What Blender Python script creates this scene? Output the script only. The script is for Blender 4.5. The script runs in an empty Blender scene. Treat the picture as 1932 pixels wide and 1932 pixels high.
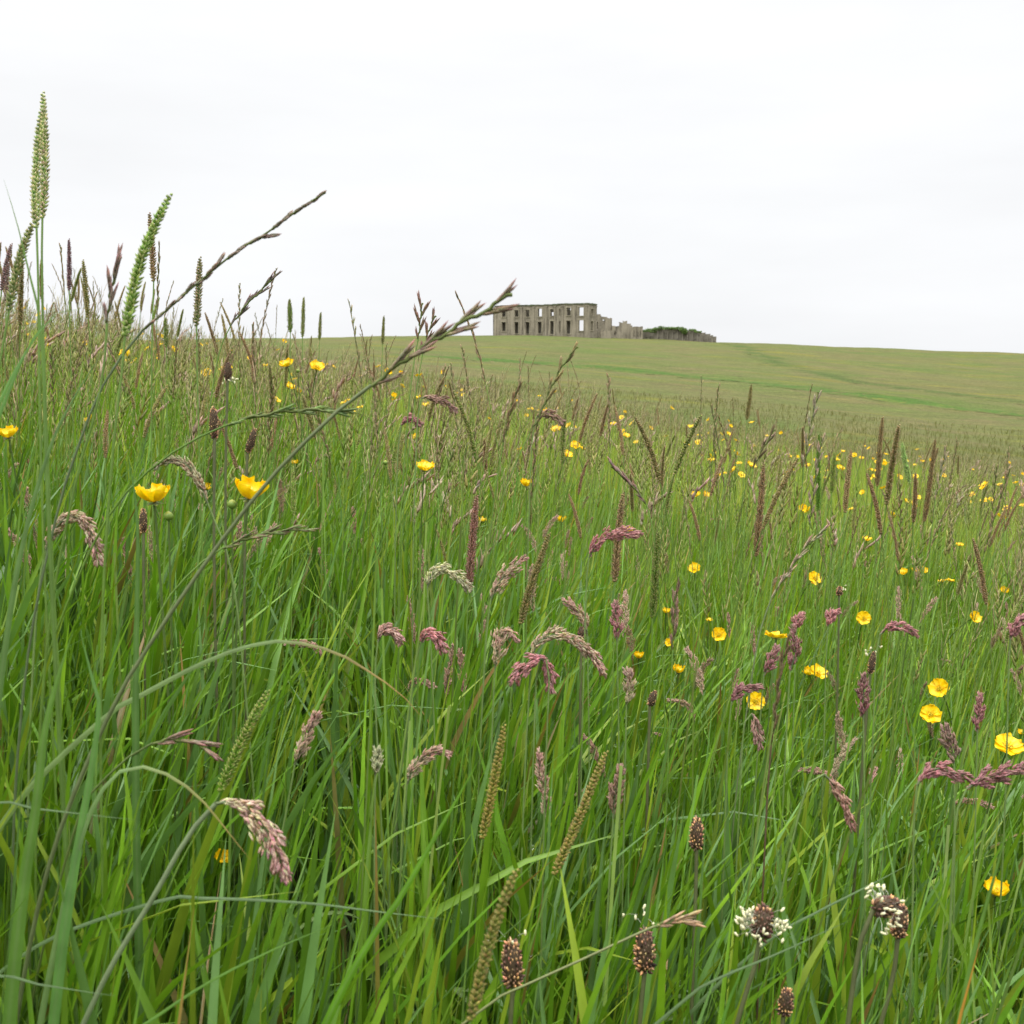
import bpy, math, random
import numpy as np
from mathutils import Vector, Matrix

# ------------------------------------------------------------------ camera, sky, sun, exposure
sc = bpy.context.scene
COL = sc.collection
R = math.radians
CAMZ = 0.62
PITCH = R(7.3)
F = 2071.0                       # focal length in pixels of a 1932 px wide frame
cam_d = bpy.data.cameras.new("camera")
cam = bpy.data.objects.new("camera", cam_d)
COL.objects.link(cam)
cam.location = (0, 0, CAMZ)
cam.rotation_euler = (R(90) - PITCH, 0, 0)
cam_d.sensor_width = 36
cam_d.lens = 36 * F / 1932.0
cam_d.clip_start = 0.02
cam_d.clip_end = 12000
cam_d.dof.use_dof = True
cam_d.dof.focus_distance = 1.15
cam_d.dof.aperture_fstop = 34
sc.camera = cam

SUN_EL, SUN_AZ = R(58), R(200)
world = bpy.data.worlds.new("World")
sc.world = world
world.use_nodes = True
wn, wl = world.node_tree.nodes, world.node_tree.links
wn.clear()
w_out = wn.new("ShaderNodeOutputWorld")
w_bg = wn.new("ShaderNodeBackground")
w_bg.inputs["Strength"].default_value = 0.1
w_sky = wn.new("ShaderNodeTexSky")
w_sky.sky_type = 'NISHITA'
w_sky.sun_disc = False
w_sky.sun_elevation = SUN_EL
w_sky.sun_rotation = SUN_AZ
w_sky.dust_density = 4.0
w_tc = wn.new("ShaderNodeTexCoord")
w_sep = wn.new("ShaderNodeSeparateXYZ")
w_ramp = wn.new("ShaderNodeValToRGB")          # overcast: the zenith about twice as bright as the horizon
w_ramp.color_ramp.elements[0].position = 0.0
w_ramp.color_ramp.elements[0].color = (0.672, 0.680, 0.694, 1)
w_ramp.color_ramp.elements[1].position = 0.9
w_ramp.color_ramp.elements[1].color = (2.95, 2.97, 3.02, 1)
e = w_ramp.color_ramp.elements.new(0.42)
e.color = (0.725, 0.727, 0.730, 1)
w_map = wn.new("ShaderNodeMapping")
w_map.inputs["Scale"].default_value = (1.3, 1.3, 6.0)
w_noise = wn.new("ShaderNodeTexNoise")
w_noise.inputs["Scale"].default_value = 1.6
w_noise.inputs["Detail"].default_value = 5
w_mr = wn.new("ShaderNodeMapRange")
w_mr.inputs["From Min"].default_value = 0.3
w_mr.inputs["From Max"].default_value = 0.7
w_mr.inputs["To Min"].default_value = 9.25
w_mr.inputs["To Max"].default_value = 10.35
w_mul = wn.new("ShaderNodeVectorMath"); w_mul.operation = 'SCALE'
w_mix = wn.new("ShaderNodeMix"); w_mix.data_type = 'RGBA'
w_mix.inputs[0].default_value = 0.96            # the cloud deck over the clear sky
wl.new(w_tc.outputs["Generated"], w_sep.inputs[0])
wl.new(w_sep.outputs["Z"], w_ramp.inputs["Fac"])
wl.new(w_tc.outputs["Generated"], w_map.inputs["Vector"])
wl.new(w_map.outputs[0], w_noise.inputs["Vector"])
wl.new(w_noise.outputs["Fac"], w_mr.inputs["Value"])
wl.new(w_ramp.outputs["Color"], w_mul.inputs[0])
wl.new(w_mr.outputs["Result"], w_mul.inputs["Scale"])
wl.new(w_sky.outputs["Color"], w_mix.inputs[6])
wl.new(w_mul.outputs["Vector"], w_mix.inputs[7])
wl.new(w_mix.outputs[2], w_bg.inputs["Color"])
wl.new(w_bg.outputs[0], w_out.inputs["Surface"])

sun_d = bpy.data.lights.new("sun", 'SUN')
sun_d.energy = 0.9
sun_d.angle = R(25)
sun_d.color = (1.0, 0.97, 0.92)
sun = bpy.data.objects.new("sun", sun_d)
COL.objects.link(sun)
sd = Vector((math.sin(SUN_AZ) * math.cos(SUN_EL), math.cos(SUN_AZ) * math.cos(SUN_EL), math.sin(SUN_EL)))
sun.rotation_euler = (-sd).to_track_quat('-Z', 'Y').to_euler()

sc.view_settings.view_transform = 'Standard'
sc.view_settings.look = 'None'
sc.view_settings.exposure = 0.55
sc.view_settings.gamma = 1.0
sc.render.engine = 'CYCLES'
sc.cycles.use_denoising = True
sc.cycles.max_bounces = 7
sc.cycles.diffuse_bounces = 4
sc.cycles.glossy_bounces = 3
sc.cycles.transmission_bounces = 5
sc.cycles.sample_clamp_indirect = 6

rng = np.random.default_rng(7)
random.seed(7)

# ------------------------------------------------------------------ helpers
def tag(o, label=None, cat=None, group=None, kind=None):
    if label: o['label'] = label
    if cat: o['category'] = cat
    if group: o['group'] = group
    if kind: o['kind'] = kind
    return o

def empty(name, loc=(0, 0, 0)):
    o = bpy.data.objects.new(name, None)
    o.empty_display_size = 0.05
    COL.objects.link(o)
    o.location = loc
    return o

def unit(v):
    v = np.asarray(v, float)
    return v / np.maximum(np.linalg.norm(v, axis=-1, keepdims=True), 1e-9)

class MB:
    """collects vertices, triangles, quads and colours and links them as one mesh"""
    def __init__(s):
        s.v, s.t, s.q, s.c, s.n = [], [], [], [], 0
    def add(s, v, t=None, q=None, c=(0.2, 0.2, 0.2)):
        v = np.asarray(v, np.float32).reshape(-1, 3)
        if t is not None and len(t): s.t.append(np.asarray(t, np.int64).reshape(-1, 3) + s.n)
        if q is not None and len(q): s.q.append(np.asarray(q, np.int64).reshape(-1, 4) + s.n)
        c = np.asarray(c, np.float32)
        if c.ndim == 1: c = np.tile(c[None, :3], (len(v), 1))
        s.v.append(v); s.c.append(c.reshape(-1, 3)); s.n += len(v)
    def data(s, name, mat, smooth=True, origin=(0, 0, 0)):
        v = np.concatenate(s.v) - np.asarray(origin, np.float32)
        c = np.concatenate(s.c)
        t = np.concatenate(s.t) if s.t else np.zeros((0, 3), np.int64)
        q = np.concatenate(s.q) if s.q else np.zeros((0, 4), np.int64)
        me = bpy.data.meshes.new(name)
        me.vertices.add(len(v)); me.vertices.foreach_set("co", v.ravel())
        nl = len(t) * 3 + len(q) * 4
        me.loops.add(nl)
        me.loops.foreach_set("vertex_index", np.concatenate([t.ravel(), q.ravel()]).astype(np.int32))
        me.polygons.add(len(t) + len(q))
        st = np.concatenate([np.arange(len(t)) * 3, len(t) * 3 + np.arange(len(q)) * 4]).astype(np.int32)
        me.polygons.foreach_set("loop_start", st)
        me.polygons.foreach_set("use_smooth", np.full(len(t) + len(q), smooth))
        a = me.attributes.new("Col", 'FLOAT_COLOR', 'POINT')
        a.data.foreach_set("color", np.concatenate([c, np.ones((len(c), 1), np.float32)], 1).ravel())
        me.update(calc_edges=True)
        me.validate()
        me.materials.append(mat)
        return me
    def build(s, name, mat, parent=None, smooth=True, origin=(0, 0, 0)):
        me = s.data(name, mat, smooth, origin)
        o = bpy.data.objects.new(name, me)
        COL.objects.link(o)
        if parent is not None: o.parent = parent
        return o

def spindles(mb, P, D, Ln, Wd, Th, col, tipcol=None, side=None, sides=4, prof=((0.3, 1.0), (0.68, 0.72))):
    """many pointed scales at once: P start, D direction, length, width, thickness"""
    P = np.atleast_2d(np.asarray(P, float)); N = len(P)
    D = unit(np.broadcast_to(np.asarray(D, float), (N, 3)))
    Ln = np.broadcast_to(np.asarray(Ln, float), (N,)); Wd = np.broadcast_to(np.asarray(Wd, float), (N,)); Th = np.broadcast_to(np.asarray(Th, float), (N,))
    if side is None: side = rng.normal(size=(N, 3))
    side = np.broadcast_to(np.asarray(side, float), (N, 3))
    U = unit(side - D * (side * D).sum(1, keepdims=True)); V = np.cross(D, U)
    a = np.arange(sides) / sides * 2 * np.pi
    K = len(prof)
    vs = np.zeros((N, 2 + K * sides, 3))
    vs[:, 0] = P
    for k, (s, w) in enumerate(prof):
        ring = P[:, None] + D[:, None] * (Ln * s)[:, None, None] + \
            U[:, None] * (np.cos(a)[None, :] * (Wd * w * 0.5)[:, None])[..., None] + V[:, None] * (np.sin(a)[None, :] * (Th * w * 0.5)[:, None])[..., None]
        vs[:, 1 + k * sides:1 + (k + 1) * sides] = ring
    vs[:, -1] = P + D * Ln[:, None]
    t, q = [], []
    for j in range(sides):
        j2 = (j + 1) % sides
        t.append((0, 1 + j2, 1 + j))
        for k in range(K - 1):
            q.append((1 + k * sides + j, 1 + k * sides + j2, 1 + (k + 1) * sides + j2, 1 + (k + 1) * sides + j))
        t.append((1 + (K - 1) * sides + j, 1 + (K - 1) * sides + j2, 1 + K * sides))
    nv = 2 + K * sides
    off = (np.arange(N) * nv)[:, None, None]
    T = (np.array(t)[None] + off).reshape(-1, 3)
    Q = (np.array(q)[None] + off).reshape(-1, 4) if q else None
    col = np.broadcast_to(np.asarray(col, float), (N, 3))
    tipcol = col if tipcol is None else np.broadcast_to(np.asarray(tipcol, float), (N, 3))
    C = np.repeat(col[:, None], nv, 1).copy()
    C[:, -1] = tipcol
    C[:, 1 + (K - 1) * sides:-1] = (col * 0.4 + tipcol * 0.6)[:, None]
    mb.add(vs.reshape(-1, 3), T, Q, C.reshape(-1, 3))

def frames(P):
    T = unit(np.gradient(P, axis=0))
    ref = np.array([0, 1.0, 0]) if abs(T[0, 1]) < 0.9 else np.array([1.0, 0, 0])
    U = np.zeros_like(P)
    u = ref
    for i in range(len(P)):
        u = unit(u - T[i] * np.dot(u, T[i])); U[i] = u
    return T, U, np.cross(T, U)

def tube(mb, P, rad, col, sides=5, cap=True):
    P = np.asarray(P, float); n = len(P)
    rad = np.broadcast_to(np.asarray(rad, float), (n,))
    T, U, V = frames(P)
    a = np.arange(sides) / sides * 2 * np.pi
    vs = P[:, None] + (U[:, None] * np.cos(a)[None, :, None] + V[:, None] * np.sin(a)[None, :, None]) * rad[:, None, None]
    q = [(i * sides + j, i * sides + (j + 1) % sides, (i + 1) * sides + (j + 1) % sides, (i + 1) * sides + j) for i in range(n - 1) for j in range(sides)]
    col = np.asarray(col, float)
    C = np.repeat(col[:, None], sides, 1).reshape(-1, 3) if col.ndim == 2 else col
    mb.add(vs.reshape(-1, 3), None, q, C)

def ribbon(mb, P, side, width, cols, fold=0.25):
    """one leaf blade with a folded midrib"""
    P = np.asarray(P, float); n = len(P)
    T = unit(np.gradient(P, axis=0))
    side = np.broadcast_to(np.asarray(side, float), (n, 3))
    U = unit(side - T * (side * T).sum(1, keepdims=True)); V = np.cross(T, U)
    w = np.broadcast_to(np.asarray(width, float), (n,))[:, None]
    vs = np.stack([P - U * w / 2, P - U * w / 4 - V * w * fold * .6, P - V * w * fold, P + U * w / 4 - V * w * fold * .6, P + U * w / 2], 1)
    q = [(i * 5 + j, i * 5 + j + 1, i * 5 + 5 + j + 1, i * 5 + 5 + j) for i in range(n - 1) for j in range(4)]
    cols = np.asarray(cols, float)
    C = np.repeat(cols[:, None], 5, 1).copy() if cols.ndim == 2 else np.tile(cols, (n, 5, 1))
    C[:, 2] = C[:, 2] * 0.75 + np.array([0.16, 0.22, 0.10]) * 0.25
    mb.add(vs.reshape(-1, 3), None, q, C.reshape(-1, 3))

def smooth_path(P, n):
    """Catmull-Rom through P, resampled evenly to n points"""
    P = np.asarray(P, float)
    if len(P) == 2:
        return P[0] + (P[1] - P[0]) * np.linspace(0, 1, n)[:, None]
    E = np.vstack([2 * P[0] - P[1], P, 2 * P[-1] - P[-2]])
    out = []
    for i in range(1, len(E) - 2):
        p0, p1, p2, p3 = E[i - 1], E[i], E[i + 1], E[i + 2]
        t = np.linspace(0, 1, 14, endpoint=False)[:, None]
        out.append(0.5 * ((2 * p1) + (-p0 + p2) * t + (2 * p0 - 5 * p1 + 4 * p2 - p3) * t * t + (-p0 + 3 * p1 - 3 * p2 + p3) * t ** 3))
    out = np.vstack(out + [P[-1:]])
    s = np.concatenate([[0], np.cumsum(np.linalg.norm(np.diff(out, axis=0), axis=1))])
    u = np.linspace(0, s[-1], n)
    return np.stack([np.interp(u, s, out[:, k]) for k in range(3)], 1)

CP, SP = math.cos(PITCH), math.sin(PITCH)
def at(px, py, d):
    X = (px - 966) / F * d; Y = -(py - 966) / F * d
    return np.array([X, d * CP + Y * SP, CAMZ - d * SP + Y * CP])
def project(P):
    x, y, z = P[..., 0], P[..., 1], P[..., 2] - CAMZ
    d = y * CP - z * SP
    yc = y * SP + z * CP
    ds = np.maximum(d, 1e-3)
    return 966 + F * x / ds, 966 - F * yc / ds, d

# ------------------------------------------------------------------ terrain
TK = np.array([-1.3, -0.466, -0.225, 0.0, 0.234, 0.466, 1.3])
YK = np.array([3, 5, 8, 10, 15, 25, 40, 60, 80, 120, 200, 300, 400, 450, 500, 600, 900, 1600, 5000.])
ZT = {
    -0.466: [None, -.22, -.02, .1, .3, .6, .8, 1.0, 1.5, 2.5, 5, 8, 10, 10.4, 10.4, 9, 0, -30, -90],
    -0.225: [None, -.43, -.32, -.28, -.3, -.6, -.9, -.7, -.2, 1.2, 4.6, 8.5, 11.5, 12.6, 13.2, 13, 4, -30, -90],
    0.0:    [None, -.62, -.66, -.7, -.92, -1.55, -2.4, -2.5, -2.2, -1.2, 2.5, 8.0, 12.6, 13.9, 14.5, 14, 4, -30, -90],
    0.234:  [None, -.82, -.95, -1.05, -1.35, -2.2, -3.4, -4.0, -4.2, -3.8, -.8, 4.6, 9.5, 10.8, 11.4, 11, 2, -30, -90],
    0.466:  [None, -1.02, -1.25, -1.41, -1.8, -3.0, -4.5, -5.6, -6.3, -6.6, -4.5, 0, 5, 7.0, 7.7, 7.5, 0, -30, -90],
}
tab = np.zeros((len(YK), len(TK)))
for j, t in enumerate(TK):
    if float(t) in ZT:
        for i, z in enumerate(ZT[float(t)]):
            tab[i, j] = (-.62 - .17 * t * YK[i]) if z is None else z
for i in range(len(YK)):
    k = min(1.0, 1.0)
    tab[i, 0] = tab[i, 1] + (tab[i, 1] - tab[i, 2]) * (0.834 / 0.241) * (0.95 if YK[i] < 12 else 0.35)
    tab[i, 6] = tab[i, 5] + (tab[i, 5] - tab[i, 4]) * (0.834 / 0.232) * (0.95 if YK[i] < 12 else 0.35)
def tang(xk, yk):
    d = np.diff(yk, axis=0) / np.diff(xk).reshape(-1, *([1] * (yk.ndim - 1)))
    m = np.zeros_like(yk); m[1:-1] = (d[1:] + d[:-1]) / 2; m[0] = d[0]; m[-1] = d[-1]
    return m
LY = np.log(YK)
mt = tang(LY, tab)
LD = np.linspace(LY[0], LY[-1], 600)
ii = np.clip(np.searchsorted(LY, LD) - 1, 0, len(LY) - 2)
hh = (LY[ii + 1] - LY[ii])[:, None]; uu = ((LD - LY[ii])[:, None]) / hh
DENSE = (2 * uu**3 - 3 * uu**2 + 1) * tab[ii] + (uu**3 - 2 * uu**2 + uu) * hh * mt[ii] + (-2 * uu**3 + 3 * uu**2) * tab[ii + 1] + (uu**3 - uu**2) * hh * mt[ii + 1]
def ground(x, y):
    x = np.asarray(x, float); y = np.asarray(y, float)
    x, y = np.broadcast_arrays(x, y)
    ys = np.maximum(y, 3.0)
    t = np.clip(x / ys, -1.3, 1.3)
    f = (np.log(np.minimum(ys, 5000)) - LD[0]) / (LD[1] - LD[0])
    i0 = np.clip(f.astype(int), 0, len(LD) - 2); fr = np.clip(f - i0, 0, 1)[..., None]
    colz = DENSE[i0] * (1 - fr) + DENSE[i0 + 1] * fr
    d = np.diff(colz, axis=-1) / np.diff(TK)
    m = np.concatenate([d[..., :1], (d[..., 1:] + d[..., :-1]) / 2, d[..., -1:]], -1)
    j = np.clip(np.searchsorted(TK, t) - 1, 0, len(TK) - 2)
    g = lambda A, k: np.take_along_axis(A, k[..., None], -1)[..., 0]
    h = TK[j + 1] - TK[j]; u = (t - TK[j]) / h
    zt = (2 * u**3 - 3 * u**2 + 1) * g(colz, j) + (u**3 - 2 * u**2 + u) * h * g(m, j) + (-2 * u**3 + 3 * u**2) * g(colz, j + 1) + (u**3 - u**2) * h * g(m, j + 1)
    zp = -.62 - .17 * 14 * np.tanh(x / 14)
    k = np.clip((y - 3.2) / 1.6, 0, 1); k = k * k * (3 - 2 * k)
    z = zp * (1 - k) + zt * k + .62
    near = 0.018 * (np.sin(x * 3.1 + y * 1.7) + np.sin(x * 5.3 - y * 4.1 + 1.0))
    far = np.clip((y - 40) / 60, 0, 1) * 0.16 * (np.sin(x * .11 + y * .05) + np.sin(x * .05 - y * .13 + 2) + .6 * np.sin(x * .3 + y * .21))
    return z + near + far
def hit(px, py, ymin=20, ymax=600):
    """where the line of sight through a pixel meets the far slope"""
    o = np.array([0, 0, CAMZ]); v = at(px, py, 1.0) - o
    ys = np.geomspace(ymin, ymax, 3000)
    P = o + v / v[1] * ys[:, None]
    below = P[:, 2] < ground(P[:, 0], P[:, 1])
    k = np.argmax(below)
    return P[k] if below.any() else P[-1]

# ------------------------------------------------------------------ materials
def mk(name):
    m = bpy.data.materials.new(name); m.use_nodes = True
    nt = m.node_tree; nt.nodes.clear()
    return m, nt.nodes, nt.links
def plant_material(name, translucent=0.3, rough=0.42, spec=0.5, noise=(60, 0.25), hueshift=0.0, coat=0.0):
    m, N, L = mk(name)
    out = N.new("ShaderNodeOutputMaterial"); p = N.new("ShaderNodeBsdfPrincipled")
    at_ = N.new("ShaderNodeAttribute"); at_.attribute_name = "Col"
    nz = N.new("ShaderNodeTexNoise"); nz.inputs["Scale"].default_value = noise[0]; nz.inputs["Detail"].default_value = 3
    tc = N.new("ShaderNodeTexCoord")
    L.new(tc.outputs["Object"], nz.inputs["Vector"])
    mr = N.new("ShaderNodeMapRange"); mr.inputs["To Min"].default_value = 1 - noise[1]; mr.inputs["To Max"].default_value = 1 + noise[1]
    mr.inputs["From Min"].default_value = .25; mr.inputs["From Max"].default_value = .75
    L.new(nz.outputs["Fac"], mr.inputs["Value"])
    sc_ = N.new("ShaderNodeVectorMath"); sc_.operation = 'SCALE'
    L.new(at_.outputs["Color"], sc_.inputs[0]); L.new(mr.outputs["Result"], sc_.inputs["Scale"])
    L.new(sc_.outputs["Vector"], p.inputs["Base Color"])
    p.inputs["Roughness"].default_value = rough
    p.inputs["Specular IOR Level"].default_value = spec
    p.inputs["Coat Weight"].default_value = coat
    p.inputs["Coat Roughness"].default_value = 0.2
    if translucent > 0:
        tr = N.new("ShaderNodeBsdfTranslucent"); mx = N.new("ShaderNodeMixShader")
        mx.inputs[0].default_value = translucent
        sc2 = N.new("ShaderNodeVectorMath"); sc2.operation = 'MULTIPLY'
        sc2.inputs[1].default_value = (1.25, 1.35, 0.6)
        L.new(sc_.outputs["Vector"], sc2.inputs[0]); L.new(sc2.outputs["Vector"], tr.inputs["Color"])
        L.new(p.outputs[0], mx.inputs[1]); L.new(tr.outputs[0], mx.inputs[2]); L.new(mx.outputs[0], out.inputs["Surface"])
    else:
        L.new(p.outputs[0], out.inputs["Surface"])
    return m
M_GRASS = plant_material("grass_leaf", 0.22, 0.40, 0.40, (35, 0.22))
M_BLADE = plant_material("broad_leaf", 0.30, 0.48, 0.2, (90, 0.16))
M_STEM = plant_material("stem", 0.12, 0.45, 0.4, (120, 0.18))
M_HEAD = plant_material("seed_head", 0.36, 0.55, 0.3, (400, 0.3))
M_PLANT = plant_material("plantain_head", 0.0, 0.7, 0.25, (600, 0.35))
M_CREAM = plant_material("anther", 0.15, 0.5, 0.3, (300, 0.08))
M_PETAL = plant_material("petal", 0.22, 0.35, 0.4, (250, 0.06), coat=0.1)

def dew_material():
    m, N, L = mk("dew")
    out = N.new("ShaderNodeOutputMaterial"); p = N.new("ShaderNodeBsdfPrincipled")
    p.inputs["Base Color"].default_value = (1, 1, 1, 1); p.inputs["Roughness"].default_value = 0.0
    p.inputs["IOR"].default_value = 1.33; p.inputs["Transmission Weight"].default_value = 1.0
    L.new(p.outputs[0], out.inputs["Surface"])
    return m
M_DEW = dew_material()

def meadow_material():
    m, N, L = mk("meadow")
    out = N.new("ShaderNodeOutputMaterial"); p = N.new("ShaderNodeBsdfPrincipled")
    p.inputs["Roughness"].default_value = 0.9; p.inputs["Specular IOR Level"].default_value = 0.1
    a = N.new("ShaderNodeAttribute"); a.attribute_name = "Col"
    mown = N.new("ShaderNodeAttribute"); mown.attribute_name = "mown"
    geo = N.new("ShaderNodeNewGeometry")
    def noise(scale, detail, sx=1, sy=1, rough=.6):
        mp = N.new("ShaderNodeMapping"); mp.inputs["Scale"].default_value = (sx, sy, 1)
        L.new(geo.outputs["Position"], mp.inputs["Vector"])
        n = N.new("ShaderNodeTexNoise"); n.inputs["Scale"].default_value = scale; n.inputs["Detail"].default_value = detail; n.inputs["Roughness"].default_value = rough
        L.new(mp.outputs[0], n.inputs["Vector"]); return n
    def ramp(src, lo, hi):
        r = N.new("ShaderNodeMapRange"); r.inputs["From Min"].default_value = lo; r.inputs["From Max"].default_value = hi
        L.new(src, r.inputs["Value"]); return r.outputs["Result"]
    def mix(fac, c1, c2):
        x = N.new("ShaderNodeMix"); x.data_type = 'RGBA'
        L.new(fac, x.inputs[0])
        for i, c in ((6, c1), (7, c2)):
            if isinstance(c, tuple): x.inputs[i].default_value = (*c, 1)
            else: L.new(c, x.inputs[i])
        return x.outputs[2]
    c = mix(ramp(noise(0.035, 5, .5, .9).outputs["Fac"], .38, .62), (0.112, 0.110, 0.036), (0.084, 0.112, 0.025))
    c = mix(ramp(noise(0.16, 4, .5, 1).outputs["Fac"], .48, .72), c, (0.125, 0.108, 0.044))
    c = mix(ramp(noise(0.10, 3, .4, 1.3).outputs["Fac"], .56, .74), c, (0.150, 0.142, 0.018))
    mw = N.new("ShaderNodeMath"); mw.operation = 'MULTIPLY'
    mr = ramp(noise(0.35, 4).outputs["Fac"], .25, .55)
    L.new(mown.outputs["Fac"], mw.inputs[0]); L.new(mr, mw.inputs[1])
    c = mix(mw.outputs[0], c, (0.056, 0.106, 0.016))
    worn = N.new("ShaderNodeAttribute"); worn.attribute_name = "worn"
    c = mix(worn.outputs["Fac"], c, (0.055, 0.085, 0.018))
    g = noise(0.55, 5, .35, 1.6, .7)
    gs = N.new("ShaderNodeVectorMath"); gs.operation = 'SCALE'
    gr = N.new("ShaderNodeMapRange"); gr.inputs["From Min"].default_value = .3; gr.inputs["From Max"].default_value = .7
    gr.inputs["To Min"].default_value = .70; gr.inputs["To Max"].default_value = 1.3
    L.new(g.outputs["Fac"], gr.inputs["Value"]); L.new(c, gs.inputs[0]); L.new(gr.outputs[0], gs.inputs["Scale"])
    c = gs.outputs["Vector"]
    f = noise(2.2, 6, 1, .6, .75)
    vs = N.new("ShaderNodeVectorMath"); vs.operation = 'SCALE'
    fr = N.new("ShaderNodeMapRange"); fr.inputs["From Min"].default_value = .3; fr.inputs["From Max"].default_value = .7
    fr.inputs["To Min"].default_value = .58; fr.inputs["To Max"].default_value = 1.38
    L.new(f.outputs["Fac"], fr.inputs["Value"]); L.new(c, vs.inputs[0]); L.new(fr.outputs[0], vs.inputs["Scale"])
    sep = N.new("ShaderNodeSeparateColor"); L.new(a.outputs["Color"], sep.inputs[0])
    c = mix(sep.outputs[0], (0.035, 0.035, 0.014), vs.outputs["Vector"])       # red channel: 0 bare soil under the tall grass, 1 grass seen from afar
    L.new(c, p.inputs["Base Color"])
    b = N.new("ShaderNodeBump"); b.inputs["Strength"].default_value = 0.7; b.inputs["Distance"].default_value = 0.35
    L.new(f.outputs["Fac"], b.inputs["Height"]); L.new(b.outputs[0], p.inputs["Normal"])
    L.new(p.outputs[0], out.inputs["Surface"])
    return m
M_MEADOW = meadow_material()

def stone_material(name, c1, c2, c3, streak=.12):
    m, N, L = mk(name)
    out = N.new("ShaderNodeOutputMaterial"); p = N.new("ShaderNodeBsdfPrincipled")
    p.inputs["Roughness"].default_value = 0.9; p.inputs["Specular IOR Level"].default_value = 0.15
    tc = N.new("ShaderNodeTexCoord")
    def noise(scale, sc3, lo, hi):
        mp = N.new("ShaderNodeMapping"); mp.inputs["Scale"].default_value = sc3
        L.new(tc.outputs["Object"], mp.inputs["Vector"])
        n = N.new("ShaderNodeTexNoise"); n.inputs["Scale"].default_value = scale; n.inputs["Detail"].default_value = 6
        L.new(mp.outputs[0], n.inputs["Vector"])
        r = N.new("ShaderNodeMapRange"); r.inputs["From Min"].default_value = lo; r.inputs["From Max"].default_value = hi
        L.new(n.outputs["Fac"], r.inputs["Value"]); return r.outputs[0], n
    def mix(fac, a, b):
        x = N.new("ShaderNodeMix"); x.data_type = 'RGBA'; L.new(fac, x.inputs[0])
        for i, c in ((6, a), (7, b)):
            if isinstance(c, tuple): x.inputs[i].default_value = (*c, 1)
            else: L.new(c, x.inputs[i])
        return x.outputs[2]
    f1, _ = noise(0.5, (1, 1, max(.35, streak)), .38, .62)
    f2, _ = noise(1.0, (1, 1, streak), .52, .68)          # rain streaks
    f3, n3 = noise(2.4, (1, 1, 1.6), .5, .75)
    c = mix(f1, c1, c2); c = mix(f2, c, c3); c = mix(f3, c, tuple(v * 1.25 for v in c2))
    L.new(c, p.inputs["Base Color"])
    b = N.new("ShaderNodeBump"); b.inputs["Strength"].default_value = .6; b.inputs["Distance"].default_value = .1
    L.new(n3.outputs["Fac"], b.inputs["Height"]); L.new(b.outputs[0], p.inputs["Normal"])
    L.new(p.outputs[0], out.inputs["Surface"])
    return m
M_STONE = stone_material("weathered_stone", (0.190, 0.168, 0.126), (0.285, 0.252, 0.192), (0.098, 0.086, 0.066))
M_STONE2 = stone_material("rubble_stone", (0.140, 0.127, 0.100), (0.225, 0.205, 0.165), (0.080, 0.073, 0.060), .8)
M_TRIM = stone_material("dressed_stone", (0.25, 0.225, 0.165), (0.33, 0.295, 0.22), (0.16, 0.14, 0.11))
M_MOSS = stone_material("mossy_coping", (0.06, 0.085, 0.035), (0.13, 0.13, 0.085), (0.05, 0.06, 0.03))

# ------------------------------------------------------------------ ground, path strips
def build_ground():
    ys = np.concatenate([np.linspace(-30, 3, 45), np.geomspace(3.15, 5000, 330)])
    us = np.sign(np.linspace(-1, 1, 241)) * np.abs(np.linspace(-1, 1, 241)) ** 1.15
    Y = np.repeat(ys[:, None], 241, 1)
    X = us[None, :] * (14 + 1.25 * np.maximum(ys, 0))[:, None]
    Z = ground(X, Y)
    V = np.stack([X, Y, Z], -1).reshape(-1, 3)
    idx = np.arange(len(ys) * 241).reshape(len(ys), 241)
    Q = np.stack([idx[:-1, :-1], idx[:-1, 1:], idx[1:, 1:], idx[1:, :-1]], -1).reshape(-1, 4)
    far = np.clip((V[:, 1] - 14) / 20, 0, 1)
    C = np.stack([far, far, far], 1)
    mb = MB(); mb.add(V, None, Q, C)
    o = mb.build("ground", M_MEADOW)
    tag(o, kind='structure')
build_ground()

TRACKS = np.zeros((0, 2))
def build_track(pix, half, name, strength=1.0, attr="mown"):
    P = np.array([hit(px, py) for px, py in pix])
    P = smooth_path(P, 260)
    global TRACKS
    TRACKS = np.vstack([TRACKS, P[:, :2]])
    T = unit(np.gradient(P[:, :2], axis=0)); Nn = np.stack([-T[:, 1], T[:, 0]], 1)
    ks = np.linspace(-1, 1, 9)
    wob = 1 + 0.25 * np.sin(np.arange(260) * .21) + .15 * np.sin(np.arange(260) * .53 + 1)
    XY = P[:, None, :2] + Nn[:, None] * (ks[None, :, None] * (half * wob)[:, None, None])
    Z = ground(XY[..., 0], XY[..., 1]) + 0.02
    V = np.concatenate([XY, Z[..., None]], -1).reshape(-1, 3)
    idx = np.arange(260 * 9).reshape(260, 9)
    Q = np.stack([idx[:-1, :-1], idx[:-1, 1:], idx[1:, 1:], idx[1:, :-1]], -1).reshape(-1, 4)
    mb = MB(); mb.add(V, None, Q, (1, 1, 1))
    o = mb.build(name, M_MEADOW)
    a = o.data.attributes.new(attr, 'FLOAT', 'POINT')
    w = np.tile((1 - np.abs(ks) ** 1.6) * strength, 260)
    ends = np.minimum(np.arange(260), 259 - np.arange(260)) / 30
    w = w * np.repeat(np.clip(ends, 0, 1), 9)
    a.data.foreach_set("value", w.astype(np.float32))
    tag(o, kind='structure')
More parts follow.
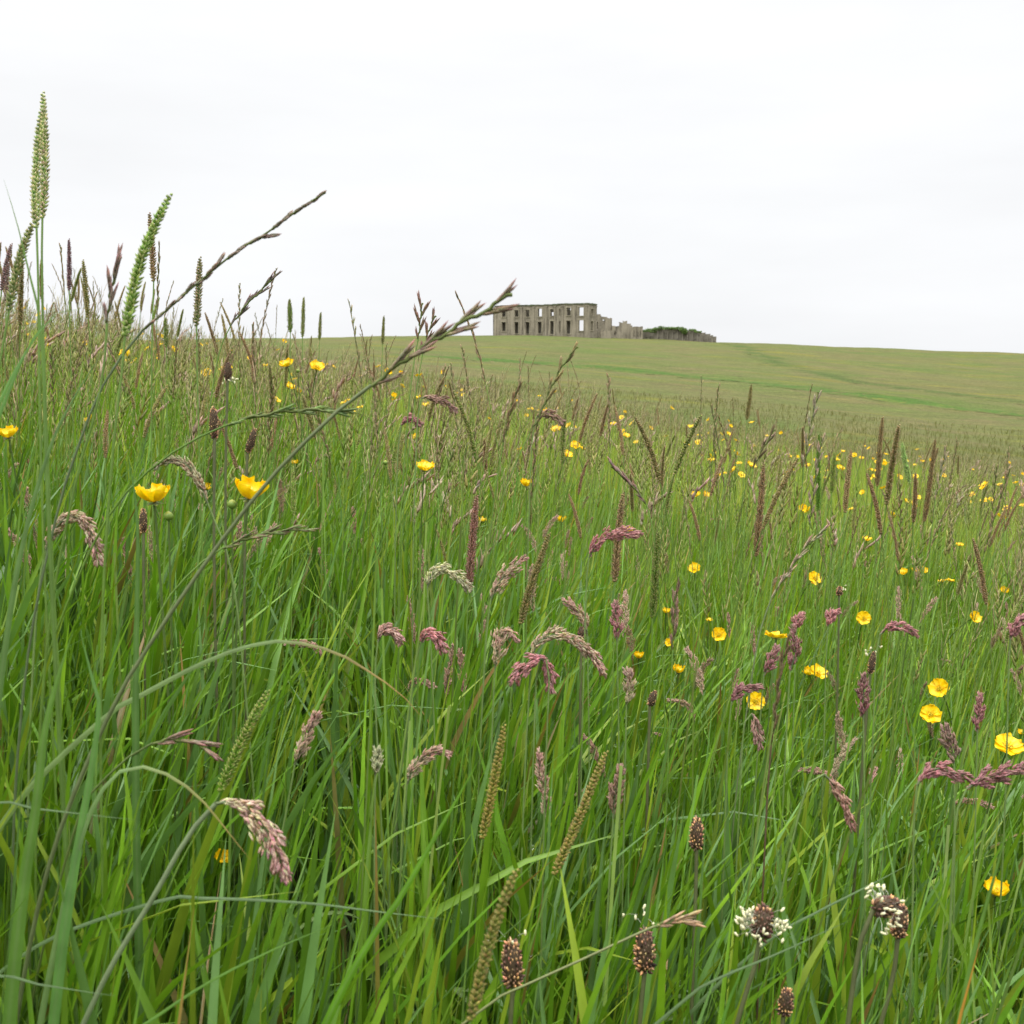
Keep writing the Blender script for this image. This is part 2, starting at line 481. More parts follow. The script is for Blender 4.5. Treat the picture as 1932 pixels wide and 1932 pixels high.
build_track([(700, 672), (900, 678), (1000, 684), (1110, 692), (1230, 702), (1340, 714), (1450, 725), (1560, 739), (1680, 752), (1800, 768), (1932, 784), (2100, 806)], 6.0, "path", 1.5)
build_track([(1385, 648), (1400, 655), (1425, 667), (1460, 682), (1510, 698), (1590, 716), (1700, 732), (1820, 745), (1932, 758), (2080, 776)], 4.2, "path", .85, "worn")

# ------------------------------------------------------------------ the ruins on the hill crest
def wall_grid(mb, A, B, zb, occ, us, zs, thick, jit=0.0, seed=0, zoff=None):
    """a masonry slab from A to B with every cell for which occ(u, z) is true; us and zs are the cut lines"""
    A = np.asarray(A, float); B = np.asarray(B, float)
    L = np.linalg.norm(B - A); d = (B - A) / L; n = np.array([d[1], -d[0]])     # n points to the outside (towards the viewer when A is left of B)
    r = np.random.default_rng(seed)
    us = np.asarray(us, float); zs = np.asarray(zs, float)
    nu, nz = len(us), len(zs)
    oc = np.zeros((nu + 1, nz + 1), bool)
    for i in range(nu - 1):
        for k in range(nz - 1):
            oc[i + 1, k + 1] = occ((us[i] + us[i + 1]) / 2, (zs[k] + zs[k + 1]) / 2)
    ju = r.normal(0, jit, (nu, nz)); jz = r.normal(0, jit, (nu, nz))
    if jit: ju[0] = ju[-1] = 0
    vid = {}; V = []
    def v(i, k, s):
        key = (i, k, s)
        if key not in vid:
            u = us[i] + ju[i, k]; z = zs[k] + jz[i, k] + (zoff(us[i], zs[k]) if zoff else 0)
            p = A + d * u + n * (0 if s == 0 else -thick)
            vid[key] = len(V); V.append((p[0], p[1], zb + z))
        return vid[key]
    Q = []
    for i in range(nu - 1):
        for k in range(nz - 1):
            if not oc[i + 1, k + 1]: continue
            Q.append((v(i, k, 0), v(i + 1, k, 0), v(i + 1, k + 1, 0), v(i, k + 1, 0)))
            Q.append((v(i + 1, k, 1), v(i, k, 1), v(i, k + 1, 1), v(i + 1, k + 1, 1)))
            if not oc[i, k + 1]: Q.append((v(i, k, 1), v(i, k, 0), v(i, k + 1, 0), v(i, k + 1, 1)))
            if not oc[i + 2, k + 1]: Q.append((v(i + 1, k, 0), v(i + 1, k, 1), v(i + 1, k + 1, 1), v(i + 1, k + 1, 0)))
            if not oc[i + 1, k]: Q.append((v(i, k, 1), v(i + 1, k, 1), v(i + 1, k, 0), v(i, k, 0)))
            if not oc[i + 1, k + 2]: Q.append((v(i, k + 1, 0), v(i + 1, k + 1, 0), v(i + 1, k + 1, 1), v(i, k + 1, 1)))
    mb.add(np.array(V), None, Q, (.2, .2, .2))

def box(mb, c, ax, s):
    """a box centred at c, its first axis along the plan direction ax, half sizes s"""
    c = np.asarray(c, float); d = np.array([ax[0], ax[1], 0]); n = np.array([ax[1], -ax[0], 0]); z = np.array([0, 0, 1])
    V = [c + d * a * s[0] + n * b * s[1] + z * e * s[2] for a in (-1, 1) for b in (-1, 1) for e in (-1, 1)]
    mb.add(V, None, [(0, 1, 3, 2), (4, 6, 7, 5), (0, 4, 5, 1), (2, 3, 7, 6), (0, 2, 6, 4), (1, 5, 7, 3)], (.2, .2, .2))

# picture columns (in 1932 px) of the facade -> plan; the house turns its right end towards the viewer
HX = lambda zx: (1600 + zx * 880 / 1932) * 1932 / 3456
HY = lambda zy: (920 + zy * 880 / 1932) * 1932 / 3456
def plan(zx, y):
    px = HX(zx)
    return np.array([(px - 966) / F * y / 1.0, y])
ZB = ground(6.0, 402.0) - 1.2                     # foundations go into the turf
def zworld(zy, y):                                # height of a photo row at depth y
    return CAMZ + (701 - HY(zy)) / F * y
def build_house():
    root = empty("ruined_mansion", (10, 402, float(ZB + 1.2)))
    tag(root, "roofless grey stone mansion ruin with two rows of empty windows on the hill crest", "ruined mansion")
    org = np.array(root.location)
    segs = [   # plan points with photo columns: long left range, canted return, projecting right range, canted end
        (155, 412, 598, 400), (598, 400, 642, 396.5), (642, 396.5, 832, 392.5), (832, 392.5, 900, 400),
    ]
    wins = {  # photo columns, rows of each opening (zoomed rows)
        0: [(207, 236, 290, 338), (301, 329, 290, 338), (381, 409, 288, 338), (472, 500, 279, 337), (561, 588, 283, 336),
            (207, 236, 376, 441), (301, 329, 376, 458), (381, 409, 376, 460), (470, 498, 374, 458), (561, 588, 368, 462)],
        1: [(625, 635, 280, 330), (625, 635, 370, 455)],
        2: [(680, 710, 272, 328), (768, 804, 270, 330), (680, 709, 366, 460), (768, 804, 362, 438)],
        3: [(856, 872, 282, 330), (856, 872, 370, 436)],
    }
    front = MB(); trim_list = []; pil = []; cop = []
    topz = lambda px: np.interp(px, [155, 480, 600, 650, 830, 900], [262, 255, 252, 247, 246, 251])
    for si, (x0, y0, x1, y1) in enumerate(segs):
        A, B = plan(x0, y0), plan(x1, y1)
        L = np.linalg.norm(B - A); d = (B - A) / L
        def ucol(zx):          # distance along the wall of a photo column
            s = (HX(zx) - 966) / F
            # A + d u = (s*y, y)
            return (s * A[1] - A[0]) / (d[0] - s * d[1])
        holes = []
        for (a, b, r0, r1) in wins[si]:
            ua, ub = ucol(a), ucol(b); ym = A[1] + d[1] * (ua + ub) / 2
            holes.append((ua, ub, zworld(r1, ym) - ZB, zworld(r0, ym) - ZB))
        ztop = zworld(topz((x0 + x1) / 2), (y0 + y1) / 2) - ZB
        us = sorted(set([0, L] + [h[0] for h in holes] + [h[1] for h in holes] + list(np.arange(0.8, L - .4, 0.9))))
        zs = sorted(set([0, ztop] + [h[2] for h in holes] + [h[3] for h in holes] + list(np.arange(.7, ztop - .3, .9))))
        us = [u for i, u in enumerate(us) if i == 0 or u - us[i - 1] > 1e-3]
        zs = [u for i, u in enumerate(zs) if i == 0 or u - zs[i - 1] > 1e-3]
        occ = lambda u, z, hs=holes: not any(h[0] < u < h[1] and h[2] < z < h[3] for h in hs)
        def zoff(u, z, A=A, d=d, ztop=ztop):
            if z < ztop - 1e-6: return 0
            p = A + d * u; px = 966 + F * p[0] / p[1]
            zx = (px * 3456 / 1932 - 1600) * 1932 / 880
            return zworld(topz(zx), p[1]) - ZB - ztop
        wall_grid(front, A, B, ZB, occ, us, zs, 0.9, 0.0, si, zoff)
        n = np.array([d[1], -d[0]])
        for h in holes:
            trim_list.append((A, d, n, h))
        cols = {0: [(160, 1.0), (258, 1.0), (350, .8), (440, .8), (530, .8), (594, .8)], 1: [], 2: [(648, .8), (740, 1.0), (828, .9)], 3: [(893, .8)]}[si]
        for zx, wd in cols:
            u = ucol(zx); pil.append((A + d * u, d, n, wd, ztop))
        cop.append((A, B, d, n, x0, x1, y0, y1))
    front.build("front_wall", M_STONE, root, smooth=False, origin=org)
    for (A, d, n, h) in trim_list:                 # worn dressed surrounds: lintel, sill, jambs of each opening
        m = MB(); um = (h[0] + h[1]) / 2; c = A + d * um + n * 0.05
        hw = (h[1] - h[0]) / 2
        if hw < 0.5: continue
        box(m, (c[0], c[1], ZB + h[3] + .2), d, (hw + .28, .16, .18))
        box(m, (c[0], c[1], ZB + h[2] - .13), d, (hw + .25, .2, .12))
        for s in (-1, 1):
            e = A + d * (um + s * (hw + .14)) + n * 0.04
            box(m, (e[0], e[1], ZB + (h[2] + h[3]) / 2), d, (.13, .13, (h[3] - h[2]) / 2 - .01))
        m.build("window_surround", M_TRIM, root, smooth=False, origin=org)
    for (p, d, n, wd, zt) in pil:
        m = MB(); c = p + n * .14
        box(m, (c[0], c[1], ZB + zt / 2 - .4), d, (wd / 2, .12, zt / 2 - .35))
        box(m, (c[0], c[1], ZB + zt - .62), d, (wd / 2 + .15, .2, .2))
        m.build("pilaster", M_STONE, root, smooth=False, origin=org)
    m = MB()
    for (A, B, d, n, x0, x1, y0, y1) in cop:       # grown-over coping along the wall head
        L = np.linalg.norm(B - A); k = max(2, int(L / 1.1))
        for i in range(k):
            u = (i + .5) * L / k; p = A + d * u
            zx = ((966 + F * p[0] / p[1]) * 3456 / 1932 - 1600) * 1932 / 880
            z = zworld(topz(zx), p[1])
            box(m, (*(p - n * .38), z + .05 + random.uniform(-.02, .10)), d, (L / k / 2 - .003, .62, random.uniform(.10, .30)))
    m.build("mossy_coping", M_MOSS, root, smooth=False, origin=org)
    # inner and rear walls, open to the sky
    def inner(x0, y0, x1, y1, top, holes, name, seed):
        A, B = plan(x0, y0), plan(x1, y1); L = np.linalg.norm(B - A); d = (B - A) / L
        def ucol(zx):
            s = (HX(zx) - 966) / F
            return (s * A[1] - A[0]) / (d[0] - s * d[1])
        hs = []
        for (a, b, r0, r1) in holes:
            ua, ub = ucol(a), ucol(b); ym = (y0 + y1) / 2
            hs.append((ua, ub, zworld(r1, ym) - ZB, zworld(r0, ym) - ZB))
        zt = zworld(top, (y0 + y1) / 2) - ZB
        us = sorted(set([0, L] + [h[0] for h in hs if 0 < h[0] < L] + [h[1] for h in hs if 0 < h[1] < L] + list(np.arange(.9, L - .4, 1.1))))
        zs = sorted(set([0, zt] + [h[2] for h in hs] + [h[3] for h in hs if h[3] < zt] + list(np.arange(.9, zt - .4, 1.1))))
        mb = MB()
        wall_grid(mb, A, B, ZB, lambda u, z: not any(h[0] < u < h[1] and h[2] < z < h[3] for h in hs), us, zs, .8, 0, seed)
        mb.build(name, M_STONE2, root, smooth=False, origin=org)
    inner(166, 413.9, 640, 401.2, 266, [(470, 503, 268, 337), (566, 586, 308, 334), (250, 275, 300, 340), (430, 455, 380, 440)], "inner_wall", 5)
    inner(170, 428.0, 742, 420.0, 270, [(466, 507, 264, 345), (560, 590, 305, 340), (702, 712, 274, 294), (200, 216, 300, 330)], "rear_wall", 6)
    inner(642, 398.6, 745, 396.4, 268, [(700, 711, 273, 294)], "inner_wall", 7)
    inner(826, 396.8, 886, 402.0, 270, [(838, 846, 290, 320)], "inner_wall", 8)
    for (xa, ya, xb, yb) in ((158, 413.5, 170, 429), (350, 408, 358, 422)):   # cross walls
        A, B = plan(xa, ya), plan(xb, yb)
        mb = MB(); zt = zworld(268, 415) - ZB
        wall_grid(mb, A, B, ZB, lambda u, z: True, np.linspace(0, np.linalg.norm(B - A), 8), np.linspace(0, zt, 8), .8, 0, 9)
        mb.build("cross_wall", M_STONE2, root, smooth=False, origin=org)
build_house()

def ragged(name, label, cat, runs, mat, seed, thick=0.8, cell=0.42):
    """broken masonry: each run is a stretch of wall with its own skyline and openings, in photo columns and rows"""
    y = runs[0][1]; p0 = plan(runs[0][0], y)
    root = empty(name, (p0[0], p0[1], float(ground(p0[0], p0[1]))))
    tag(root, label, cat)
    org = np.array(root.location)
    for ri, (x0, y0, x1, y1, sky, holes, part) in enumerate(runs):
        A, B = plan(x0, y0), plan(x1, y1); L = np.linalg.norm(B - A); d = (B - A) / L
        zb = min(ground(*A), ground(*B)) - 1.0
        mid = (y0 + y1) / 2
        def zx_of(u):
            p = A + d * u; return ((966 + F * p[0] / p[1]) * 3456 / 1932 - 1600) * 1932 / 880
        sx = [s[0] for s in sky]; sy = [s[1] for s in sky]
        hz = [(a, b, zworld(r1, mid) - zb, zworld(r0, mid) - zb) for a, b, r0, r1 in holes]
        zmax = max(zworld(v, mid) for v in sy) - zb
        us = np.linspace(0, L, max(3, int(L / cell))); zs = np.linspace(0, zmax, max(3, int(zmax / cell)))
        def occ(u, z):
            zx = zx_of(u)
            if z > zworld(np.interp(zx, sx, sy), mid) - zb: return False
            return not any(a < zx < b and lo < z < hi for a, b, lo, hi in hz)
        mb = MB(); wall_grid(mb, A, B, zb, occ, us, zs, thick, 0.07, seed + ri)
        mb.build(part, mat, root, smooth=False, origin=org)
    return root
ragged("ruined_wing", "low broken stone wing stepping down from the mansion's right end", "ruined wing", [
    (893, 404, 1012, 406, [(893, 322), (928, 320), (932, 334), (975, 336), (978, 345), (1004, 345), (1008, 352), (1012, 356)], [(942, 962, 360, 388), (902, 912, 370, 430)], "front_wall"),
    (905, 414, 1008, 416, [(905, 330), (1008, 350)], [(938, 966, 352, 366), (985, 998, 358, 400)], "rear_wall"),
    (930, 398, 1012, 399.5, [(930, 452), (940, 440), (1000, 436), (1012, 438)], [(962, 966, 450, 480)], "garden_wall"),
], M_STONE, 21)
ragged("ruined_outbuilding", "tumbled stone outbuilding with a jagged gable between wing and ivy wall", "ruined outbuilding", [
    (1012, 405, 1150, 406, [(1012, 408), (1030, 402), (1065, 404), (1067, 376), (1098, 374), (1100, 368), (1120, 369), (1122, 382), (1145, 384), (1150, 402)], [(1032, 1040, 440, 470), (1082, 1090, 430, 466)], "gable_wall"),
    (1016, 407.2, 1232, 406.4, [(1016, 414), (1060, 408), (1150, 412), (1232, 416)], [], "rear_wall"),
    (1150, 404, 1236, 403, [(1150, 400), (1165, 412), (1178, 410), (1182, 406), (1228, 406), (1236, 420)], [(1165, 1176, 440, 486), (1198, 1205, 450, 484), (1216, 1223, 440, 484)], "side_wall"),
], M_STONE, 31)
wall_root = ragged("ruined_garden_wall", "long low rubble wall topped with green ivy running down the crest", "ruined wall", [
    (1236, 410, 1330, 409, [(1236, 440), (1270, 432), (1330, 424)], [], "wall_end"),
    (1320, 407, 1774, 398, [(1320, 426), (1370, 416), (1420, 420), (1500, 421), (1560, 432), (1600, 433), (1660, 448), (1720, 465), (1774, 488)], [], "wall"),
], M_STONE2, 41)
def buttresses():
    org = np.array(wall_root.location)
    A, B = plan(1320, 407), plan(1774, 398); d = unit(B - A); n = np.array([d[1], -d[0]])
    for zx in range(1352, 1770, 36):
        s = (HX(zx) - 966) / F; u = (s * A[1] - A[0]) / (d[0] - s * d[1]); p = A + d * u + n * .3
        zb = float(ground(*p)); zt = zworld(np.interp(zx, [1320, 1600, 1774], [428, 440, 484]), p[1]) - .5
        m = MB(); box(m, (*p, (zb - .6 + zt) / 2), d, (.2, .32, (zt - zb + .6) / 2)); m.build("buttress", M_STONE2, wall_root, smooth=False, origin=org)
buttresses()
def ivy():
    org = np.array(wall_root.location)
    mb = MB()
    clumps = [(1255, 440, 25, 7), (1290, 433, 40, 9), (1340, 424, 36, 9), (1372, 413, 26, 7), (1420, 420, 40, 8), (1505, 420, 35, 9), (1535, 432, 30, 14), (1545, 450, 20, 14), (1600, 432, 30, 7), (1640, 444, 30, 5), (1470, 420, 50, 6), (1310, 445, 30, 8)]
    for (zx, zy, sx, sy) in clumps:
        n = int(sx * sy * .6)
        a = rng.uniform(0, 2 * np.pi, n); rr = np.sqrt(rng.uniform(0, 1, n))
        y = np.interp(zx, [1236, 1330, 1774], [410, 406.5, 398]) - .6
        X = (HX(zx + np.cos(a) * rr * sx) - 966) / F * y
        Zz = CAMZ + (701 - HY(zy + np.sin(a) * rr * sy)) / F * y
        P = np.stack([X, y + rng.normal(0, .35, n), Zz], 1)
        g = rng.uniform(.6, 1.3, n)[:, None] * np.array([[.15, .25, .05]])
        nrm = unit(rng.normal(size=(n, 3)) + np.array([0, -.6, .8]))
        spindles(mb, P, rng.normal(size=(n, 3)), rng.uniform(.25, .5, n), .3, .06, g, side=nrm)
    mb.build("ivy", M_GRASS, wall_root, origin=org)
ivy()

# ------------------------------------------------------------------ plant builders (spines run base -> tip)
GREEN = np.array([0.105, 0.195, 0.022]); PALE = np.array([0.19, 0.24, 0.11]); PURPLE = np.array([0.22, 0.105, 0.105])
BROWN = np.array([0.15, 0.10, 0.05]); PINK = np.array([0.34, 0.14, 0.17]); STRAW = np.array([0.30, 0.24, 0.11])
def vary(c, n, s=0.2, r=rng):
    return np.clip(np.asarray(c)[None] * (1 + r.normal(0, s, (n, 1))) * (1 + r.normal(0, s * .35, (n, 3))), .004, .9)

def head_dogstail(mb, spine, width=0.0062, col=GREEN * 1.25, tip=PURPLE, side=None, r=rng):
    col = np.minimum(np.asarray(col) * 1.75, .7); tip = np.minimum(np.asarray(tip) * 1.7, .7)
    L = np.linalg.norm(np.diff(spine, axis=0), axis=1).sum()
    n = max(10, int(L / 0.0021))
    S = smooth_path(spine, n); T, U, V = frames(S)
    if side is not None:
        s = np.asarray(side, float); U = unit(s - T * (s * T).sum(1, keepdims=True)); V = np.cross(T, U)
    prof = np.interp(np.linspace(0, 1, n), [0, .08, .5, .85, 1], [.55, 1, .95, .7, .3])
    tube(mb, S, 0.0006, col * .8, 4)
    for sgn in (-1, 1):
        for lay in range(3):
            ang = np.radians([54, 38, 22][lay]) + r.normal(0, .07, n)
            D = T * np.cos(ang)[:, None] + U * (sgn * np.sin(ang))[:, None] + V * ((-.25, .25, -.5)[lay] + r.normal(0, .15, n))[:, None]
            base = S + T * (0.0013 * (sgn > 0)) + U * (sgn * .0004)
            ln = width * 0.62 * prof * (1.0, 1.08, 1.12)[lay] * r.uniform(.85, 1.15, n)
            spindles(mb, base, D, ln, 0.0023, 0.0013, vary(col, n, .16, r), vary(tip * (.6 + .4 * lay / 2) + col * .25, n, .2, r), V, 4)
    for lay in (-1, 1):     # scales on the face of the spike
        D = T * .8 + V * (lay * .55) + U * r.normal(0, .25, n)[:, None]
        spindles(mb, S, D, width * .6 * prof, .002, .0012, vary(col * .95, n, .2, r), vary(tip * .8 + col * .2, n, .25, r), U, 4)

def head_rye(mb, spine, size=1.0, col=PALE * .7 + PURPLE * .15, tip=PURPLE, side=None, spread=0.3, r=rng, gap=0.0085):
    col = np.minimum(np.asarray(col) * 1.6, .7); tip = np.minimum(np.asarray(tip) * 1.5, .7)
    L = np.linalg.norm(np.diff(spine, axis=0), axis=1).sum()
    n = max(5, int(L / (gap * size)))
    S = smooth_path(spine, 200)[:max(20, int(200 * (1 - .0075 * size / L)))]
    S = smooth_path(S[::6], n * 4 + 1); T, U, V = frames(S)
    if side is not None:
        s = np.asarray(side, float); U = unit(s - T * (s * T).sum(1, keepdims=True)); V = np.cross(T, U)
    zz = S + U * (np.where((np.arange(len(S)) // 4) % 2 == 0, -1, 1) * .0004 * size)[:, None]
    tube(mb, zz, 0.0007 * size, GREEN * .7 + PURPLE * .25, 4)
    for i in range(n):
        k = i * 4; sgn = 1 if i % 2 else -1
        sz = size * np.interp(i / n, [0, .2, .8, 1], [.8, 1, 1, .75])
        a = spread * r.uniform(.75, 1.3)
        ax = unit(T[k] * math.cos(a) + U[k] * sgn * math.sin(a) + V[k] * r.normal(0, .12))
        sd = U[k] * sgn
        m = int(r.integers(5, 8)); kk = np.arange(m)
        al = np.where(kk % 2 == 0, 1, -1)
        P = S[k] + ax * (kk * .0014 * sz)[:, None] + np.cross(ax, sd) * (al * .0004 * sz)[:, None]
        D = ax + U[k] * (al * .11)[:, None] + r.normal(0, .04, (m, 3))
        c = vary(col, m, .22, r); tc = vary(tip, m, .25, r)
        spindles(mb, P, D, .0078 * sz * r.uniform(.85, 1.1, m), .0019 * sz, .0014 * sz, c, tc, V[k], 4)
        spindles(mb, S[k], ax + U[k] * sgn * .08, .009 * sz, .0016 * sz, .0009 * sz, col * .9 + GREEN * .2, tip, V[k], 4)

def head_fog(mb, spine, width=0.012, c0=PALE, c1=PINK, lump=1.0, n=None, r=rng):
    width *= .82
    c0 = np.minimum(np.asarray(c0) * 1.5, .75); c1 = np.minimum(np.asarray(c1) * 1.1 + np.array([.10, .115, .07]), .75)
    L = np.linalg.norm(np.diff(spine, axis=0), axis=1).sum()
    nb = n or max(14, int(L / 0.0023))
    S = smooth_path(spine, 60); T, U, V = frames(S)
    tube(mb, S, np.linspace(.0007, .0003, 60), PALE * .8, 4)
    for b in range(nb):
        s = (b + r.uniform(0, 1)) / nb; k = int(s * 55)
        a = b * 2.4 + r.normal(0, .4)
        wid = width * np.interp(s, [0, .15, .45, .8, 1], [.45, .9, 1, .6, .18])
        rad = U[k] * math.cos(a) + V[k] * math.sin(a)
        open_ = r.uniform(.18, .5) * lump
        bl = min(.30 * L, wid * 1.5 / max(.25, open_)) * r.uniform(.6, 1)
        ax = unit(T[k] + rad * open_)
        m = int(r.integers(14, 24))
        q = r.uniform(.15, 1, m)
        # branch bends along with the spine
        kk = np.clip(k + (q * bl / L * 55).astype(int), 0, 59)
        P = S[kk] + rad * (wid * .5 * np.sin(np.clip(q, 0, 1) * 1.5))[:, None] + r.normal(0, wid * .11, (m, 3))
        D = T[kk] + rad * .35 + r.normal(0, .22, (m, 3))
        mixp = np.clip(.10 + .70 * s + r.normal(0, .28, m), 0, 1)[:, None]
        c = vary(c0, m, .15, r) * (1 - mixp) + vary(c1, m, .2, r) * mixp
        spindles(mb, P - D * .001, D, r.uniform(.0034, .0048, m), r.uniform(.0009, .0014, m), .0009, c * 1.05, c1 * .8 + c * .3, rad, 4)

def head_plantain(mb, base, axis, length, rad, r=rng, dark=0.0):
    axis = unit(axis); ref = np.array([0, 1., 0]) if abs(axis[1]) < .9 else np.array([1., 0, 0])
    U = unit(ref - axis * np.dot(ref, axis)); V = np.cross(axis, U)
    s = np.linspace(0, 1, 9); prof = np.sqrt(np.clip(1 - (2 * (s - .5)) ** 2, 0, 1)) * .82 + .02
    tube(mb, base + axis * (s * length)[:, None], rad * prof, BROWN * .35, 10)
    n = int(150 * (length / .02))
    k = np.arange(n); sv = (k + .5) / n; a = k * 2.39996
    pr = np.sqrt(np.clip(1 - (2 * (sv - .48)) ** 2, 0, 1)) * (1.05 - .25 * sv)
    radv = U * np.cos(a)[:, None] + V * np.sin(a)[:, None]
    P = base + axis * (sv * length * .96)[:, None] + radv * (rad * pr * .62)[:, None]
    D = radv * .75 + axis * (.55 + .9 * (sv - .4))[:, None] + r.normal(0, .2, (n, 3))
    tan = vary([.50, .29, .14], n, .3, r); drk = vary([.13, .072, .050], n, .3, r)
    f = (r.uniform(0, 1, n) < (.55 - .55 * dark))[:, None]
    c = np.where(f, tan, drk)
    spindles(mb, P, D, rad * r.uniform(.42, .72, n), rad * .36, rad * .2, c * .6, c * 1.15, axis, 4)

def anthers(mb, base, axis, length, rad, n, lo, hi, r=rng, arc=None):
    axis = unit(axis); ref = np.array([0, -1., 0]) if abs(axis[1]) < .9 else np.array([1., 0, 0])
    U = unit(ref - axis * np.dot(ref, axis)); V = np.cross(axis, U)
    for i in range(n):
        a = r.uniform(0, 2 * np.pi) if arc is None else r.uniform(*arc)
        s = r.uniform(lo, hi)
        rd = U * math.cos(a) + V * math.sin(a)
        p0 = base + axis * (s * length) + rd * rad * .7
        p1 = base + axis * (s * length + r.normal(0, .0015)) + rd * rad * r.uniform(1.45, 2.0)
        tube(mb, np.array([p0, (p0 + p1) / 2 + axis * .0006, p1]), .00013, (.45, .45, .36), 3)
        spindles(mb, p1 - axis * .001, unit(axis + rd * .5 + r.normal(0, .4, 3)), r.uniform(.0026, .0034), .0013, .0012, (.70, .66, .40), (.74, .71, .48), None, 5, ((.2, .9), (.75, 1.0)))

def petal_mesh(cup, seed, size=0.0125):
    r = np.random.default_rng(seed)
    nu, nv = 7, 7
    V = []; C = []
    for i in range(nv):
        v = i / (nv - 1)
        w = np.interp(v, [0, .12, .35, .6, .8, .93, 1], [.30, .52, .80, 1.0, 1.02, .84, .50]) * size * .70
        for j in range(nu):
            u = -1 + 2 * j / (nu - 1)
            rr = size * (.06 + v * .94) - abs(u) ** 2 * size * .06 * v
            th = cup * (v ** .8) * 1.25                       # rises and turns upwards
            x = size * (math.sin(min(th, 1.5)) / max(th, 1e-3)) * (.06 + v * .94) if th > 0.02 else size * (.06 + .94 * v)
            z = size * (1 - math.cos(th)) / max(th, 1e-3) * (.06 + v) if th > .02 else 0
            z += abs(u) ** 2 * w * (.28 + .3 * cup) + r.normal(0, size * .018) * v
            V.append((x - abs(u) ** 2.4 * .20 * size * v ** 2, u * w, z))
            k = np.interp(v, [0, .25, .6, 1], [.92, .97, 1, 1.0])
            C.append(np.array([.88, .60, .006]) * k)
    Q = [(i * nu + j, (i + 1) * nu + j, (i + 1) * nu + j + 1, i * nu + j + 1) for i in range(nv - 1) for j in range(nu - 1)]
    return np.array(V), Q, np.array(C)

def add_stamens(mb, size, origin=(0, 0, 0), B=None, n=34, r=rng):
    P = r.normal(0, size * .10, (n, 3)); P[:, 2] = 0
    D = np.concatenate([P[:, :2] / size * 2.6, np.ones((n, 1))], 1)
    c = vary([.80, .56, .02], n, .10, r)
    mb0 = MB(); spindles(mb0, P, D, size * r.uniform(.26, .4, n), size * .07, size * .07, c * .95, c * 1.1, None, 4, ((.5, .6), (.85, 1.4)))
    k = 10; P2 = r.normal(0, size * .06, (k, 3)); P2[:, 2] = size * .05
    spindles(mb0, P2, np.concatenate([P2[:, :2] / size * 2, np.ones((k, 1))], 1), size * .2, size * .1, size * .1, (.22, .30, .04), (.3, .34, .05))
    for v, c_, t, q in [(np.concatenate(mb0.v), np.concatenate(mb0.c), np.concatenate(mb0.t), np.concatenate(mb0.q))]:
        if B is not None: v = v @ np.asarray(B).T + np.asarray(origin)
        mb.add(v, t, q, c_)
def add_sepals(mb, size, n=5):
    for i in range(n):
        a = i * 2 * np.pi / n + .5
        d = np.array([math.cos(a), math.sin(a), -.1])
        spindles(mb, np.array([[0, 0, -size * .06]]), d, size * .5, size * .28, size * .06, (.16, .24, .05), (.24, .27, .06), (-math.sin(a), math.cos(a), 0))

def to_ground(pts, step=0.02):
    """carry a stalk on from its last seen point down into the turf"""
    pts = [np.asarray(p, float) for p in pts]
    d = unit(pts[-1] - pts[-2]); p = pts[-1].copy(); out = []
    for _ in range(120):
        if p[2] < ground(p[0], p[1]) - 0.01: break
        d = unit(d * .86 + np.array([0, .03, -1.0]) * .14); p = p + d * step; out.append(p.copy())
    return pts + out[2::3] + ([out[-1]] if out else [])

HEADS = []          # what must stay in view: column, row, depth, half width
def note(pts, d, rad):
    for (x, y) in pts: HEADS.append((x, y, d, rad))

def spine_from(pix, d0, d1=None, nhead=None):
    """photo polyline tip first -> world points base first; returns the head part and the stem part"""
    d1 = d0 if d1 is None else d1
    k = np.linspace(0, 1, len(pix))
    W = [at(px, py, d0 + (d1 - d0) * t) for (px, py), t in zip(pix, k)]
    return W

def hero(kind, label, cat, pix, d, head_n, group, d1=None, stem_r=0.00055, stem_c=None, leafy=False, **kw):
    """a grass stalk read off the photograph: pix from the tip down, the first head_n points carry the seed head"""
    W = spine_from(pix, d, d1)
    full = to_ground(W)
    head = np.array(W[:head_n])[::-1]
    stem = np.array(full[head_n - 1:])[::-1]
    base = stem[0]
    root = empty(kind, base)
    tag(root, label, cat, group)
    stem_c = np.array(stem_c if stem_c is not None else GREEN * .95 + PALE * .15)
    ms = MB(); S = smooth_path(stem, 40)
    tube(ms, S, np.linspace(stem_r * 1.35, stem_r, 40), stem_c, 6)
    ms.build("stem", M_STEM, root, origin=base)
    mh = MB()
    fn = {'dogstail_stalk': head_dogstail, 'ryegrass_stalk': head_rye, 'velvet_stalk': head_fog}[kind]
    fn(mh, smooth_path(head, max(12, head_n * 4)), **kw)
    mh.build("seed_head", M_HEAD, root, origin=base)
    note([(p[0], p[1]) for p in smooth_path(np.array([(*q, 0) for q in pix[:head_n]]), 10)], d, 7)
    if leafy:
        k = int(len(S) * .45); p0 = S[k]; sg = 1 if rng.uniform() < .5 else -1
        u = np.linspace(0, 1, 14)[:, None]; ln = rng.uniform(.09, .16)
        P = p0 + np.array([sg * .55, rng.normal(0, .3), 0]) * ln * u + np.array([0, 0, 1]) * ln * (u * .9 - u ** 2 * .75)
        ml = MB(); ribbon(ml, P, np.array([0, 1, .2]), .0042 * np.sqrt(np.clip(1 - u[:, 0] ** 1.7, 0, 1)) + .0003, np.tile(stem_c * .9, (14, 1)), .2)
        ml.build("leaf", M_BLADE, root, origin=base)
    return root

